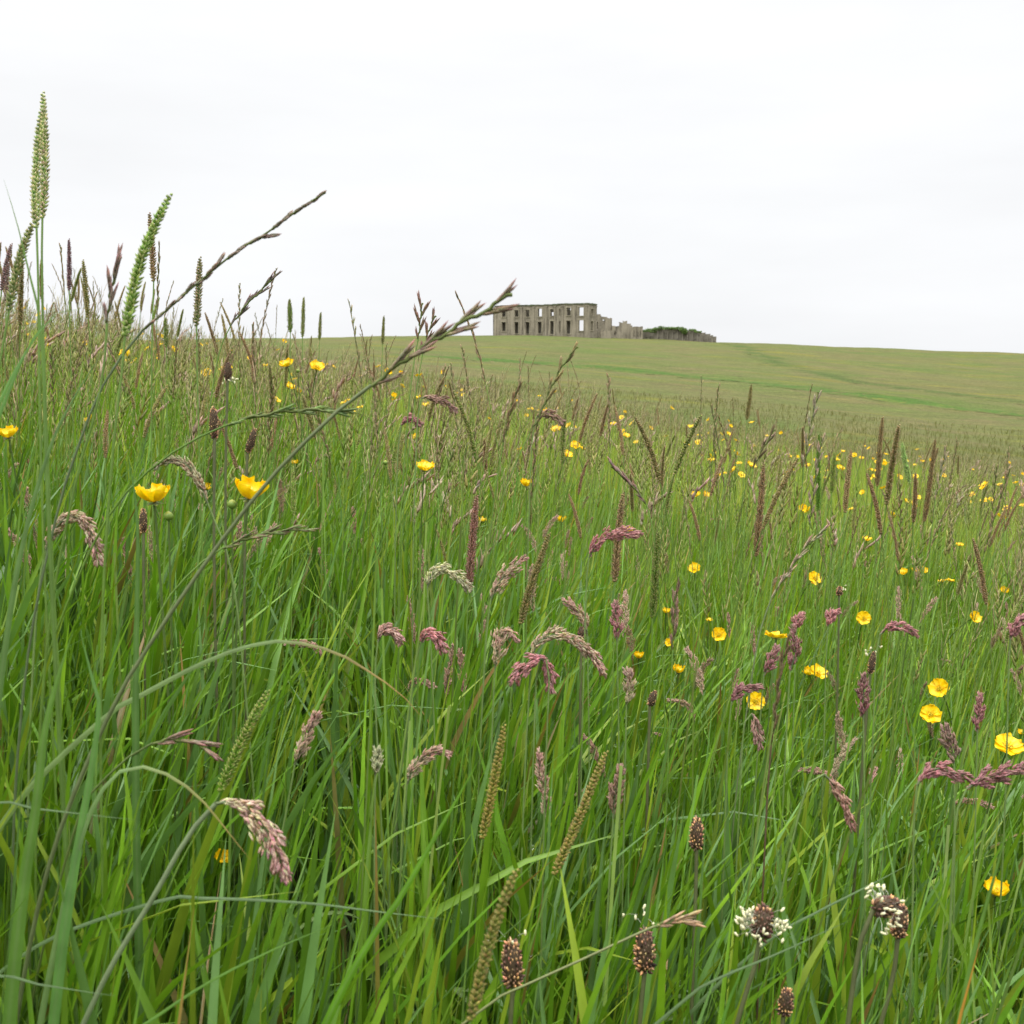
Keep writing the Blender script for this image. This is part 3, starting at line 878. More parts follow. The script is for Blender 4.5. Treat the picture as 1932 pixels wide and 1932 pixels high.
SIDE = np.array([1., 0, .1])
DG, RG, VG = "crested dogstail spikes standing in the meadow", "ryegrass stalks standing in the meadow", "velvet grass plumes in the meadow"
dg = dict(side=SIDE)
D_ = lambda lab, pix, d, hn=3, c=GREEN * 1.3, t=PURPLE, w=.0062, **k: hero('dogstail_stalk', lab, 'grass stalk', pix, d, hn, DG, col=np.array(c), tip=np.array(t), width=w, side=SIDE, **k)
LT = np.array([.19, .27, .085])
D_("tallest pale green grass spike against the sky at top left", [(81, 180), (84, 260), (84, 340), (80, 412), (79, 470), (80, 560), (84, 700)], .60, 4, LT * 1.3, np.array([.36, .20, .22]), .0058)
D_("wide pale green grass spike overlapping the front of the tallest one", [(77, 214), (70, 300), (67, 370), (69, 430), (71, 490), (73, 580), (74, 720)], .575, 4, LT * 1.3, np.array([.33, .22, .18]), .0054)
D_("leaning green grass spike crossing below the tallest spike pair", [(60, 425), (46, 462), (33, 510), (17, 586), (6, 650), (-8, 740)], .58, 4, LT * .82, PURPLE * .8 + GREEN * .3, .0062)
D_("bright green toothed grass spike leaning right before a dark spike", [(318, 373), (290, 432), (262, 505), (236, 634), (228, 720), (214, 840)], .5, 4, np.array([.17, .28, .05]), PURPLE * .5 + LT * .5, .0062)
D_("dark purple grass spike upright just behind the bright leaning spike", [(282, 406), (287, 460), (290, 531), (288, 600), (286, 700)], .9, 3, BROWN * 1.1 + GREEN * .3, PURPLE * .7, .0060)
D_("upright green spike crossed by the long slanting ryegrass", [(377, 490), (375, 540), (371, 616), (372, 700), (374, 780)], .8, 3, LT * .7, PURPLE, .0062)
D_("slim dark purple spike on a thread stem against the sky", [(130, 454), (131, 500), (131, 548), (131, 600), (134, 700)], 1.25, 3, np.array([.10, .07, .075]), PURPLE * .7, .0065)
D_("grey purple spike cut by the left edge below the skyline blade", [(21, 463), (12, 500), (3, 548), (-4, 620)], 1.1, 3, np.array([.12, .10, .085]), PURPLE * .9)
D_("short dark spike near the left edge under the grey purple one", [(16, 500), (14, 535), (12, 572), (10, 650)], 1.2, 3, np.array([.12, .11, .07]), PURPLE * .8)
D_("left spike of the green pair on the skyline above the buttercups", [(546, 567), (547, 595), (548, 627), (547, 700)], 1.5, 3, GREEN * 1.1, PURPLE * .6, .0085)
D_("right spike of the green pair on the skyline above the buttercups", [(573, 563), (572, 600), (571, 636), (570, 700)], 1.6, 3, GREEN * 1.0 + BROWN * .3, PURPLE * .6, .007)
D_("small spike standing alone where skyline grass meets the hill", [(605, 591), (604, 615), (603, 642), (601, 700)], 1.9, 3, GREEN * .9 + BROWN * .3, PURPLE * .6, .007)
D_("stubby green spike below the bright leaning spike", [(312, 602), (313, 628), (314, 655), (315, 740)], 1.4, 3, GREEN * 1.1, PURPLE * .7, .008)
D_("thin dark spike alone against the sky left of the mansion", [(724, 598), (723, 625), (722, 650), (718, 740)], 1.7, 3, GREEN * .8 + BROWN * .4, PURPLE * .6, .006)
D_("yellowish green spike with brown bands in the lower middle", [(950, 1374), (940, 1430), (927, 1500), (910, 1582), (897, 1660), (884, 1760), (872, 1932)], .55, 4, np.array([.17, .19, .03]), np.array([.17, .09, .035]), .0052)
D_("yellowish green spike leaning right toward the ribwort heads", [(1142, 1423), (1120, 1475), (1085, 1560), (1045, 1650), (1022, 1720), (985, 1850)], .55, 4, np.array([.16, .19, .03]), np.array([.20, .10, .05]), .0052)
D_("soft blurred olive spike rising from the bottom edge", [(971, 1648), (945, 1712), (915, 1810), (888, 1925), (870, 2010)], .38, 4, np.array([.13, .16, .03]), np.array([.15, .085, .03]), .0044)
D_("greenish spike tilted right above the large pink plume", [(503, 1308), (478, 1355), (447, 1420), (416, 1494), (380, 1560), (330, 1650)], .55, 4, GREEN * 1.25, BROWN * 1.2, .0066)
D_("brown leaning spike right of the pale plume in mid meadow", [(1035, 1010), (1018, 1060), (998, 1115), (983, 1178), (970, 1260), (960, 1360)], .85, 4, np.array([.13, .13, .035]), BROWN, .0072)
D_("reddish brown upright spike beside the paired buttercups", [(899, 940), (894, 990), (889, 1050), (884, 1113), (880, 1200), (876, 1320)], .9, 4, np.array([.17, .105, .055]), PURPLE * .8, .0085)
D_("brown upright spike passing in front of the purple arched plume", [(1175, 935), (1168, 990), (1164, 1040), (1160, 1098), (1158, 1200)], .9, 4, np.array([.16, .12, .055]), BROWN * 1.2, .0080)
D_("dark green spike right of the purple arched plume", [(1242, 1008), (1238, 1060), (1235, 1110), (1231, 1166), (1228, 1280)], .95, 4, GREEN * .8, BROWN * .8, .0078)
D_("tall brown spike rising above the right meadow buttercups", [(1665, 790), (1661, 830), (1658, 870), (1655, 918), (1652, 1020)], 1.4, 4, np.array([.14, .11, .04]), BROWN * 1.2, .0085)
D_("long slanting brown spike over the far right flowers", [(1764, 832), (1758, 880), (1752, 930), (1744, 984), (1738, 1080)], 1.4, 4, np.array([.15, .11, .045]), BROWN, .0085)
D_("pale fresh green spike tilted left on the right", [(1702, 838), (1706, 862), (1711, 886), (1717, 912), (1722, 1000)], 1.35, 4, np.array([.20, .26, .09]), LT, .0085)
D_("thick dark green spike left of the far right flowers", [(1545, 822), (1544, 870), (1544, 920), (1543, 964), (1542, 1060)], 1.4, 4, GREEN * .8, GREEN * .6, .0078)
D_("green spike between the dark green spike and tall brown spike", [(1574, 858), (1572, 890), (1569, 930), (1567, 1020)], 1.5, 3, GREEN * 1.0 + BROWN * .2, BROWN * .8, .0085)
D_("olive spike pointing up at the grassy track on the right", [(1417, 728), (1415, 750), (1412, 770), (1409, 792), (1404, 880)], 1.8, 4, np.array([.14, .14, .04]), BROWN, .0085)
D_("long brown spike before the middle yellow cluster", [(1440, 880), (1437, 930), (1432, 985), (1427, 1050), (1422, 1150)], 1.1, 4, np.array([.15, .105, .05]), BROWN * 1.2, .0085)

RY = lambda lab, pix, d, hn, **k: hero('ryegrass_stalk', lab, 'grass stalk', pix, d, hn, RG, **k)
GP = np.array([.16, .15, .105])
RY("large ryegrass ear slanting across the picture to the mansion's corner", [(1006, 533), (962, 556), (930, 577), (895, 597), (860, 616), (820, 643), (780, 668), (740, 698), (700, 727), (625, 786), (560, 850), (500, 914), (445, 985), (400, 1045), (300, 1190), (215, 1330)], .44, 9, col=np.array([.17, .16, .09]), tip=PURPLE * 1.0, side=np.array([.5, .1, 1.]), spread=.22, size=1.15, stem_r=.0008, stem_c=np.array([.12, .15, .06]), gap=.0082)
RY("long twisted ryegrass ear pointing up right over the sky", [(640, 347), (592, 377), (560, 398), (525, 424), (490, 448), (455, 468), (420, 495), (390, 520), (360, 545), (315, 585), (270, 622), (232, 668), (185, 745), (145, 850), (110, 960)], .52, 11, col=GP, tip=PURPLE * .8 + GP * .3, side=np.array([.4, .9, .5]), spread=.06, size=.68, stem_c=np.array([.11, .15, .07]), gap=.0100)
RY("brown tipped ryegrass ear bending right below the mansion", [(1104, 640), (1088, 656), (1075, 672), (1060, 692), (1048, 715), (1035, 742), (1020, 780), (1000, 818), (975, 868), (945, 950), (930, 1060)], .95, 8, col=np.array([.16, .145, .06]), tip=BROWN * 1.4, side=np.array([.7, .1, .7]), spread=.2, size=1.15)
RY("green ryegrass ear lying level under the slanting ear", [(702, 783), (670, 779), (640, 776), (605, 774), (570, 774), (535, 777), (500, 782), (465, 790), (430, 801), (395, 815), (340, 845), (290, 880), (225, 945), (170, 1040)], .56, 9, col=LT * .75, tip=LT * .6, side=np.array([0, .3, 1.]), spread=.14, size=1.0, stem_c=GREEN * .95)
RY("short ryegrass ear reaching right beneath the large yellow cup", [(606, 997), (575, 998), (545, 1001), (515, 1005), (485, 1011), (450, 1022), (420, 1034), (370, 1070), (310, 1140), (270, 1240)], .62, 7, col=LT * .7, tip=PURPLE, side=np.array([0, .3, 1.]), spread=.16, size=.95)
RY("grey purple ryegrass ear upright left of the bright spike", [(237, 450), (231, 472), (224, 495), (216, 520), (210, 550), (205, 580), (202, 610), (196, 690), (180, 780), (150, 880)], .52, 7, col=np.array([.19, .16, .12]), tip=PURPLE, side=SIDE, spread=.16, size=1.05)
RY("thin zigzag ryegrass ear slanting over the skyline grass", [(534, 503), (520, 519), (505, 535), (488, 553), (470, 570), (452, 592), (435, 615), (415, 660), (400, 740)], 1.0, 7, col=np.array([.13, .125, .10]), tip=PURPLE * .8, side=np.array([.6, .1, .7]), spread=.16, size=1.2)
RY("brown ryegrass ear upright left of the mansion", [(798, 553), (797, 572), (794, 592), (792, 615), (789, 640), (780, 690), (770, 780)], .95, 5, col=np.array([.16, .11, .06]), tip=PURPLE * .8, side=SIDE, spread=.34, size=1.15)
RY("smaller brown ryegrass ear leaning right left of the mansion", [(832, 578), (822, 596), (812, 616), (805, 638), (798, 665), (785, 740)], .98, 5, col=np.array([.16, .11, .06]), tip=PURPLE * .8, side=SIDE, spread=.34, size=1.15)
RY("dark brown ryegrass ear leaning right in the middle", [(981, 711), (974, 738), (965, 768), (957, 800), (950, 835), (941, 885), (928, 980)], 1.05, 5, col=np.array([.13, .10, .045]), tip=BROWN, side=SIDE, spread=.14, size=1.2)
RY("pale straw ryegrass ear slanting over the middle right", [(1579, 983), (1555, 1001), (1525, 1027), (1500, 1060), (1478, 1094), (1455, 1130), (1432, 1200), (1412, 1320)], .85, 6, col=np.array([.23, .22, .14]), tip=PURPLE + STRAW * .2, side=np.array([.5, .1, .8]), spread=.12, size=1.1, stem_c=PALE * .8)
RY("pale beaded ryegrass ear standing tall on the right skyline of grass", [(1549, 720), (1543, 745), (1536, 772), (1530, 800), (1524, 835), (1517, 880), (1508, 980)], 1.25, 6, col=np.array([.24, .22, .14]), tip=np.array([.24, .17, .13]), side=SIDE, spread=.22, size=1.3)
RY("dark ryegrass ear bending right under the beaded one", [(1473, 795), (1462, 810), (1448, 832), (1434, 857), (1421, 883), (1410, 960)], 1.2, 5, col=np.array([.10, .085, .035]), tip=BROWN * .8, side=SIDE, spread=.22, size=1.25)
RY("purple ryegrass ear leaning left near the center", [(1137, 866), (1158, 884), (1178, 903), (1200, 925), (1219, 950), (1232, 1000), (1240, 1080)], .95, 5, col=np.array([.19, .14, .11]), tip=PURPLE, side=np.array([.6, 0, -.6]), spread=.18, size=1.15)
RY("arched ryegrass ear with pinkish beads nodding at lower left", [(423, 1442), (402, 1424), (382, 1409), (360, 1400), (338, 1396), (312, 1397), (288, 1402), (264, 1412), (215, 1453), (163, 1510), (121, 1633)], .48, 7, col=np.array([.20, .15, .10]), tip=np.array([.26, .13, .12]), side=np.array([0, .6, 1.]), spread=.14, size=.95, stem_c=np.array([.09, .13, .03]))
RY("pale ryegrass ear upright behind the dark green spike", [(1553, 808), (1547, 850), (1538, 900), (1532, 950), (1528, 990), (1524, 1080)], 1.25, 5, col=np.array([.25, .21, .14]), tip=np.array([.24, .16, .13]), side=SIDE, spread=.22, size=1.3)
RY("straw coloured ryegrass ear on the far right by tilted flowers", [(1788, 835), (1780, 870), (1772, 905), (1764, 945), (1756, 1030)], 1.5, 4, col=np.array([.25, .22, .14]), tip=np.array([.25, .17, .13]), side=SIDE, spread=.2, size=1.3)

RY("dry straw coloured ear lying right just above the white topped ribwort", [(1322, 1733), (1295, 1737), (1265, 1739), (1236, 1747), (1202, 1762), (1110, 1805), (1007, 1852), (930, 1890)], .48, 4, col=np.array([.26, .18, .10]), tip=np.array([.36, .26, .16]), side=np.array([0, .3, 1.]), spread=.16, size=.95, stem_c=np.array([.17, .19, .07]))
RY("long dark brown ear standing left of the big petalled buttercup pair", [(1495, 1178), (1485, 1215), (1475, 1255), (1468, 1300), (1461, 1360), (1455, 1405), (1448, 1500), (1443, 1600)], .68, 6, col=np.array([.13, .10, .05]), tip=BROWN * .7, side=SIDE, spread=.12, size=.95, stem_c=np.array([.11, .07, .04]))
RY("upright brown ear between the tiny cup and squarish buttercups", [(1279, 1082), (1275, 1125), (1272, 1170), (1269, 1225), (1266, 1300), (1262, 1400)], .8, 4, col=np.array([.16, .12, .07]), tip=PURPLE * .7, side=SIDE, spread=.16, size=1.0)
VGr = lambda lab, pix, d, hn, **k: hero('velvet_stalk', lab, 'grass stalk', pix, d, hn, VG, leafy=(len(lab) % 2 == 0), stem_c=k.pop('stem_c', PALE * .45 + GREEN * .55), **k)
PK = np.array([.36, .15, .17]); DP = np.array([.22, .075, .095]); CREAM = np.array([.34, .33, .20])
VGr("large arched pink plume with a dewdrop in the middle of the meadow", [(1143, 1274), (1128, 1248), (1108, 1225), (1085, 1206), (1060, 1197), (1035, 1201), (1015, 1215), (1002, 1240), (999, 1300), (992, 1420), (985, 1600)], .66, 8, width=.0098, c0=CREAM, c1=PK)
VGr("dense pink plume drooping left under the large arched plume", [(967, 1287), (978, 1268), (995, 1254), (1015, 1245), (1030, 1242), (1036, 1280), (1032, 1380)], .655, 5, width=.0105, c0=PK, c1=PK * .9)
VGr("thin pink plume hanging down right under the large arched plume", [(1040, 1302), (1038, 1275), (1030, 1252), (1020, 1243), (1012, 1270), (1008, 1380)], .66, 4, width=.007, c0=PK * .9, c1=PK)
VGr("small pale pink plume with a drooping tip left of center", [(756, 1210), (748, 1196), (735, 1188), (722, 1194), (713, 1212), (709, 1240), (708, 1320), (716, 1480)], .66, 5, width=.0085, c0=np.array([.34, .24, .20]), c1=PK)
VGr("pink plume with two lobes beside the small pale one", [(839, 1226), (828, 1208), (815, 1196), (803, 1198), (795, 1212), (786, 1232), (776, 1320), (755, 1470)], .66, 5, width=.010, c0=PK * 1.1, c1=PK)
VGr("pinkish plume bowed right just left of the large arched plume", [(974, 1208), (965, 1194), (953, 1190), (944, 1205), (938, 1230), (934, 1262), (930, 1340), (925, 1500)], .70, 6, width=.0115, c0=CREAM, c1=PK)
VGr("forked pale plume with a rosy tip pointing up right", [(988, 1053), (972, 1067), (955, 1083), (940, 1103), (926, 1132), (918, 1200), (910, 1330)], .75, 5, width=.0105, c0=CREAM, c1=DP + PK * .3)
VGr("cream whorled plume curling right behind the reddish brown spike", [(884, 1112), (872, 1095), (855, 1082), (838, 1074), (822, 1076), (812, 1090), (806, 1110), (812, 1200), (818, 1340)], .78, 7, width=.0115, c0=CREAM * 1.15, c1=np.array([.30, .24, .18]))
VGr("purple arched plume pointing right past the brown spike", [(1208, 1006), (1185, 1005), (1160, 1007), (1140, 1016), (1122, 1032), (1111, 1052), (1106, 1110), (1102, 1240)], .78, 6, width=.0105, c0=PK * .9, c1=DP + PK * .25)
VGr("crimson plume cut off by the right edge", [(1945, 1449), (1915, 1453), (1885, 1460), (1855, 1470), (1824, 1488), (1806, 1530), (1798, 1620), (1792, 1760)], .58, 5, width=.0100, c0=PK * .8, c1=DP)
VGr("crimson arched plume touching the edge plume's base", [(1832, 1474), (1815, 1463), (1795, 1458), (1772, 1450), (1750, 1459), (1730, 1481), (1724, 1560), (1722, 1700)], .6, 6, width=.0085, c0=PK * .9, c1=DP)
VGr("narrow red plume drooping right above the cream ringed ribwort", [(1608, 1564), (1600, 1532), (1588, 1503), (1573, 1480), (1555, 1461), (1536, 1462), (1518, 1500), (1490, 1610)], .62, 5, width=.0070, c0=np.array([.34, .22, .17]), c1=np.array([.28, .09, .09]))
VGr("largest pink and cream plume bowed at lower left", [(534, 1656), (529, 1622), (516, 1588), (495, 1557), (465, 1527), (435, 1514), (408, 1516), (388, 1532), (340, 1602), (290, 1692), (190, 1862)], .43, 7, width=.0100, c0=CREAM * 1.1, c1=np.array([.38, .13, .20]), stem_r=.0011, stem_c=np.array([.17, .22, .11]))
VGr("pale arched plume with a mauve hanging tip at the left edge", [(188, 1062), (180, 1030), (170, 1000), (150, 978), (125, 979), (104, 998), (86, 1038), (72, 1120), (60, 1300)], .58, 7, width=.0095, c0=CREAM, c1=PK * .95)
VGr("slim pale plume with rosy tip above the largest pink plume", [(597, 1349), (584, 1375), (570, 1405), (556, 1443), (546, 1500), (528, 1600)], .6, 4, width=.0075, c0=CREAM, c1=PK)
VGr("beaded pink plume bending right in the lower middle", [(844, 1422), (828, 1416), (810, 1422), (795, 1434), (780, 1452), (768, 1480), (762, 1560), (752, 1700)], .66, 6, width=.0075, c0=CREAM, c1=PK)
VGr("narrow wavy cream and pink plume left of the leaning yellowish spike", [(1019, 1419), (1017, 1443), (1023, 1470), (1029, 1500), (1027, 1548), (1016, 1620), (1000, 1760)], .66, 5, width=.0065, c0=CREAM, c1=PK)
VGr("upright dark pink plume right of the large arched plume", [(1161, 1138), (1162, 1160), (1163, 1182), (1164, 1210), (1166, 1300), (1168, 1440)], .8, 4, width=.009, c0=PK * .8, c1=DP + PK * .2)
VGr("small pale plume hooked left above the large arched plume", [(1066, 1133), (1078, 1142), (1092, 1156), (1104, 1176), (1108, 1200), (1110, 1300)], .8, 5, width=.0085, c0=CREAM, c1=PK)
VGr("mauve plume arched right below the round open buttercup", [(1729, 1200), (1715, 1187), (1695, 1182), (1676, 1184), (1660, 1198), (1652, 1250), (1648, 1360)], .85, 5, width=.0085, c0=PK * .9, c1=DP + PK * .3)
VGr("small bright pink plume tip left of the round open buttercup", [(1582, 1153), (1572, 1155), (1566, 1166), (1562, 1182), (1558, 1260), (1555, 1380)], .95, 4, width=.0095, c0=PK * 1.1, c1=PK * 1.1)
VGr("tiny pink plume tip above the drooping side-on buttercup", [(1512, 1158), (1507, 1168), (1503, 1186), (1500, 1260), (1497, 1360)], 1.0, 3, width=.0095, c0=PK * 1.1, c1=PK)
VGr("tall dark purple plume right behind the side-on buttercup", [(1497, 1184), (1500, 1208), (1500, 1234), (1491, 1266), (1486, 1340), (1480, 1460)], .8, 4, width=.0105, c0=PK * .7, c1=DP)
VGr("dark purple upright plume below the white flecked ribwort", [(1631, 1275), (1630, 1298), (1629, 1326), (1629, 1359), (1630, 1440), (1632, 1560)], .75, 4, width=.0095, c0=DP, c1=DP * .85)
VGr("brownish plume bent over the flat open buttercup", [(1434, 1298), (1412, 1297), (1394, 1305), (1380, 1326), (1374, 1390), (1370, 1500)], .78, 4, width=.0075, c0=PK * .7, c1=DP)
VGr("brownish plume hanging below the flat open buttercup", [(1432, 1410), (1430, 1385), (1424, 1362), (1418, 1347), (1408, 1346), (1402, 1390), (1396, 1500)], .77, 4, width=.0085, c0=np.array([.26, .17, .13]), c1=PK * .8)
VGr("slender upright mauve plume below the leaning cup buttercup", [(1847, 1312), (1846, 1335), (1845, 1358), (1844, 1382), (1842, 1460), (1840, 1560)], .8, 4, width=.008, c0=PK * .8, c1=DP + PK * .2)
VGr("brown plume arched right beneath the paired skyline ears", [(859, 776), (845, 762), (828, 754), (808, 749), (795, 752), (788, 790), (784, 880)], .95, 5, width=.0100, c0=np.array([.26, .17, .12]), c1=PK * .7)
VGr("small mauve plume arched right above the yellow side-on buttercup", [(792, 801), (780, 790), (768, 790), (757, 802), (751, 850), (748, 940)], 1.0, 4, width=.010, c0=PK * .9, c1=PK * .8)
VGr("brown plume arched right under the bending ryegrass", [(1061, 797), (1048, 785), (1030, 781), (1012, 787), (1004, 830), (1000, 920)], 1.0, 4, width=.009, c0=np.array([.28, .20, .13]), c1=PK * .7)
VGr("mauve plume leaning right below the drooping side-on buttercup", [(1467, 1222), (1458, 1240), (1450, 1256), (1441, 1276), (1434, 1360)], .85, 4, width=.0085, c0=PK * .8, c1=DP)
VGr("brown feathery plume in its sheath right of the leaning spike", [(1171, 1450), (1166, 1475), (1160, 1505), (1157, 1544), (1152, 1620), (1144, 1760)], .62, 4, width=.0075, c0=np.array([.24, .17, .10]), c1=DP)
VGr("small cream plume still closed at lower left of center", [(712, 1416), (711, 1430), (709, 1445), (708, 1462), (707, 1540), (706, 1660)], .64, 4, width=.0055, c0=CREAM, c1=CREAM * .8)
VGr("mauve plume leaning out of the right edge above the orange tinged pair", [(1942, 1160), (1926, 1171), (1913, 1187), (1906, 1209), (1902, 1300), (1900, 1400)], .8, 4, width=.0085, c0=PK * .8, c1=DP + PK * .2)
VGr("short brown plume standing above the crimson arched plume", [(1784, 1372), (1788, 1390), (1795, 1410), (1800, 1440), (1801, 1540)], .7, 4, width=.0100, c0=np.array([.24, .18, .13]), c1=PK * .6)
VGr("tiny cream and mauve plume right of the large arched plume's tip", [(1184, 1265), (1188, 1280), (1186, 1298), (1182, 1330), (1180, 1420)], .72, 4, width=.0085, c0=CREAM * 1.15, c1=PK * .7)
VGr("thin bowed plume on a long arching stem by the side-on cup", [(291, 884), (308, 873), (330, 867), (352, 878), (372, 905), (392, 950), (412, 1000), (428, 1040), (445, 1130), (454, 1212)], .66, 6, width=.0060, c0=np.array([.27, .17, .12]), c1=CREAM * .8)

# ------------------------------------------------------------------ ribwort plantains
PG = "ribwort heads on bare stalks"
def plantain(label, top, bot, d, width, stem_px, nanth=0, lo=.3, hi=.6, dark=0., arc=None):
    A, B = at(*bot, d), at(*top, d)
    L = np.linalg.norm(B - A); axis = (B - A) / L; rad = width / F * d / 2
    pts = to_ground([A] + [at(x, y, d) for x, y in stem_px]) if stem_px else to_ground([A, A - axis * .01])
    stem = smooth_path(np.array(pts)[::-1], 30); base = stem[0]
    root = empty("ribwort_plantain", base)
    tag(root, label, "wildflower", PG)
    m = MB(); tube(m, stem, .0011, np.array([.10, .11, .045]), 7); m.build("stem", M_STEM, root, origin=base)
    m = MB(); head_plantain(m, A, axis, L, rad * .95, dark=dark); m.build("flower_head", M_PLANT, root, origin=base)
    if nanth:
        m = MB(); anthers(m, A, axis, L, rad, nanth, lo, hi, arc=arc); m.build("anther_ring", M_CREAM, root, origin=base)
    note([top, bot, ((top[0] + bot[0]) / 2, (top[1] + bot[1]) / 2)], d, width * .6)
plantain("brown ribwort head with torn tan tip at the bottom edge", (965, 1776), (968, 1862), .5, 46, [(963, 1932)], 4, .9, 1.1)
plantain("brown ribwort head with a few white anthers on top", (1217, 1754), (1216, 1834), .52, 43, [(1207, 1932)], 5, 1.0, 1.35)
plantain("dark ribwort head ringed all round by cream anthers", (1443, 1712), (1434, 1770), .5, 46, [(1422, 1830), (1390, 1932)], 64, .1, .78, .6)
plantain("dark ribwort head with cream anthers on its left side", (1694, 1706), (1648, 1716), .5, 44, [(1632, 1745), (1615, 1820), (1600, 1932)], 34, .1, .8, .6)
plantain("bare brown ribwort head tucked against the cream flecked one", (1700, 1708), (1694, 1770), .52, 36, [(1684, 1850), (1662, 1932)], 0)
plantain("brown ribwort head on a long straight stalk at lower right", (1315, 1544), (1314, 1603), .62, 29, [(1312, 1700), (1305, 1900)])
plantain("half hidden brown ribwort head low at the bottom edge", (1487, 1866), (1478, 1917), .52, 33, [(1474, 1960)], 1, .4, .6)
plantain("nearly black ribwort head with white anthers at its foot", (431, 685), (430, 718), .95, 16, [(428, 770)], 9, -.05, .15, 1.0)
plantain("long brown ribwort head below the black one", (402, 768), (405, 828), .8, 19, [(404, 900)])
plantain("curved dark brown ribwort head pointing up right", (482, 808), (467, 855), .85, 16, [(465, 900)], 0, dark=.5)
plantain("brown ribwort head behind the drooping side-on cup's stem", (270, 960), (271, 1006), .8, 17, [(271, 1080)])
plantain("brown ribwort head with white flecks above the dark purple plume", (1649, 1230), (1641, 1272), .8, 15, [(1636, 1330)], 6, .95, 1.3)
plantain("small dark ribwort head beside the hooked pale plume", (1098, 1184), (1097, 1204), .85, 17, [(1096, 1260)], 0, dark=.7)
plantain("small ragged brown ribwort head right of the arched plume", (1236, 1304), (1226, 1332), .8, 17, [(1224, 1400)], 0, dark=.3)
plantain("small brown ribwort head with two white anther tufts", (1584, 1108), (1583, 1124), 1.1, 15, [(1582, 1200)], 5, .4, 1.0)

# ------------------------------------------------------------------ buttercups
BG = "buttercups in the meadow"
PET = [petal_mesh(c, 100 + i) for i, c in enumerate((0.12, 0.35, 0.55, 0.75, 0.95, 1.15))]
PET_ME = []
for i, (V, Q, C) in enumerate(PET):
    m = MB(); m.add(V, None, Q, C); PET_ME.append(m.data("petal", M_PETAL))
m = MB(); add_stamens(m, .0125); STAM_ME = m.data("stamens", M_CREAM)
m = MB(); add_sepals(m, .0125); SEP_ME = m.data("sepals", M_STEM)
def child(name, me, parent, mat):
    o = bpy.data.objects.new(name, me); COL.objects.link(o); o.parent = parent; o.matrix_local = mat
    return o
def axis_matrix(ax, spin):
    q = Vector(ax).to_track_quat('Z', 'Y')
    return q.to_matrix().to_4x4() @ Matrix.Rotation(spin, 4, 'Z')
def buttercup(label, px, py, size, ax, cup, stem_px=None, bud=None, miss=0, group=BG):
    """size = width in the photo; ax = the way the flower faces; cup 0 open .. 5 closed"""
    cupped = (1.0, .95, .88, .8, .7, .6)[cup]
    d = d0 = 0.0245 * cupped * F / size
    p = at(px, py, d); ax = unit(ax)
    while p[2] - float(ground(p[0], p[1])) < .27 and d > .5:      # a smaller flower nearer by, not one sunk in the turf
        d *= .97; p = at(px, py, d)
    fs = max(.45, d / d0)
    c = p - ax * .004 * fs
    lo = c - ax * .012
    pts = [c, lo] + ([at(x, y, d) for x, y in stem_px] if stem_px else [])
    stem = smooth_path(np.array(to_ground(pts))[::-1], 26); base = stem[0]
    root = empty("buttercup", base); tag(root, label, "buttercup", group)
    m = MB(); tube(m, stem, .0008, np.array([.11, .17, .045]), 6); m.build("stem", M_STEM, root, origin=base)
    Mx = Matrix.Translation(Vector(c - base)) @ axis_matrix(ax, random.uniform(0, 6)) @ Matrix.Scale(fs, 4)
    for k in range(5 - miss):
        child("petal", PET_ME[max(0, min(5, cup + random.choice((0, 0, 0, 1))))], root, Mx @ Matrix.Rotation(k * 2 * math.pi / 5 + random.uniform(-.08, .08), 4, 'Z') @ Matrix.Rotation(random.uniform(-.10, .10), 4, 'Y') @ Matrix.Scale(random.uniform(.93, 1.07), 4))
    child("stamens", STAM_ME, root, Mx)
    child("sepals", SEP_ME, root, Mx)
    if bud:
        m = MB(); b = at(*bud, d); k = stem[15]
        tube(m, smooth_path(np.array([k, (k + b) / 2 + np.array([0, 0, -.006]), b]), 10), .0006, np.array([.11, .17, .045]), 5)
        spindles(m, b - np.array([0, 0, .003]), (0, 0, 1), .0062, .0062, .0062, (.16, .25, .04), (.3, .3, .03), (1, 0, 0), 8, ((.15, .62), (.35, .95), (.65, .98), (.88, .5)))
        m.build("bud", M_STEM, root, origin=base)
    note([(px, py), (px - size * .3, py), (px + size * .3, py)], d, size * .42)
UP, FR = (0, -.25, 1), (0, -1, .5)
buttercup("wide open cup buttercup seen from the side, left of the arching stem", 290, 935, 53, (.0, -.12, 1), 4, bud=(318, 974))
buttercup("rounded buttercup touched by the slanting ryegrass stem", 471, 928, 46, (.2, -.15, 1), 5, bud=(438, 952))
buttercup("pointed orange yellow buttercup at the left edge", 15, 818, 32, (.0, -.3, 1), 4)
buttercup("small half hidden yellow buttercup among the left blades", 167, 790, 17, (-.5, -.3, .8), 3)
buttercup("bright buttercup with two raised petals left of the hill's foot", 599, 690, 27, (.3, -.55, .8), 2, bud=(562, 700))
buttercup("buttercup with a tall petal right of the black ribwort", 541, 686, 25, (-.2, -.4, .9), 3)
buttercup("lower buttercup below the tall petalled one", 546, 728, 19, (.4, -.4, .8), 2)
buttercup("buttercup half behind the black ribwort head", 421, 694, 18, (-.5, -.4, .8), 2)
buttercup("tiny buttercup bud flower between black ribwort and tall petalled one", 501, 689, 11, UP, 3)
buttercup("side-on buttercup with a hanging petal under the arched plumes", 801, 880, 34, (.1, -.35, .9), 2, bud=(727, 873))
buttercup("small yellow buttercup left of the slanting ryegrass ear", 556, 872, 14, UP, 3)
buttercup("closed cup buttercup in the middle of the meadow", 993, 913, 17, (0, -.1, 1), 5)
buttercup("ragged buttercup under the drooping brown plume, upper middle", 1071, 856, 20, (.3, -.5, .7), 1)
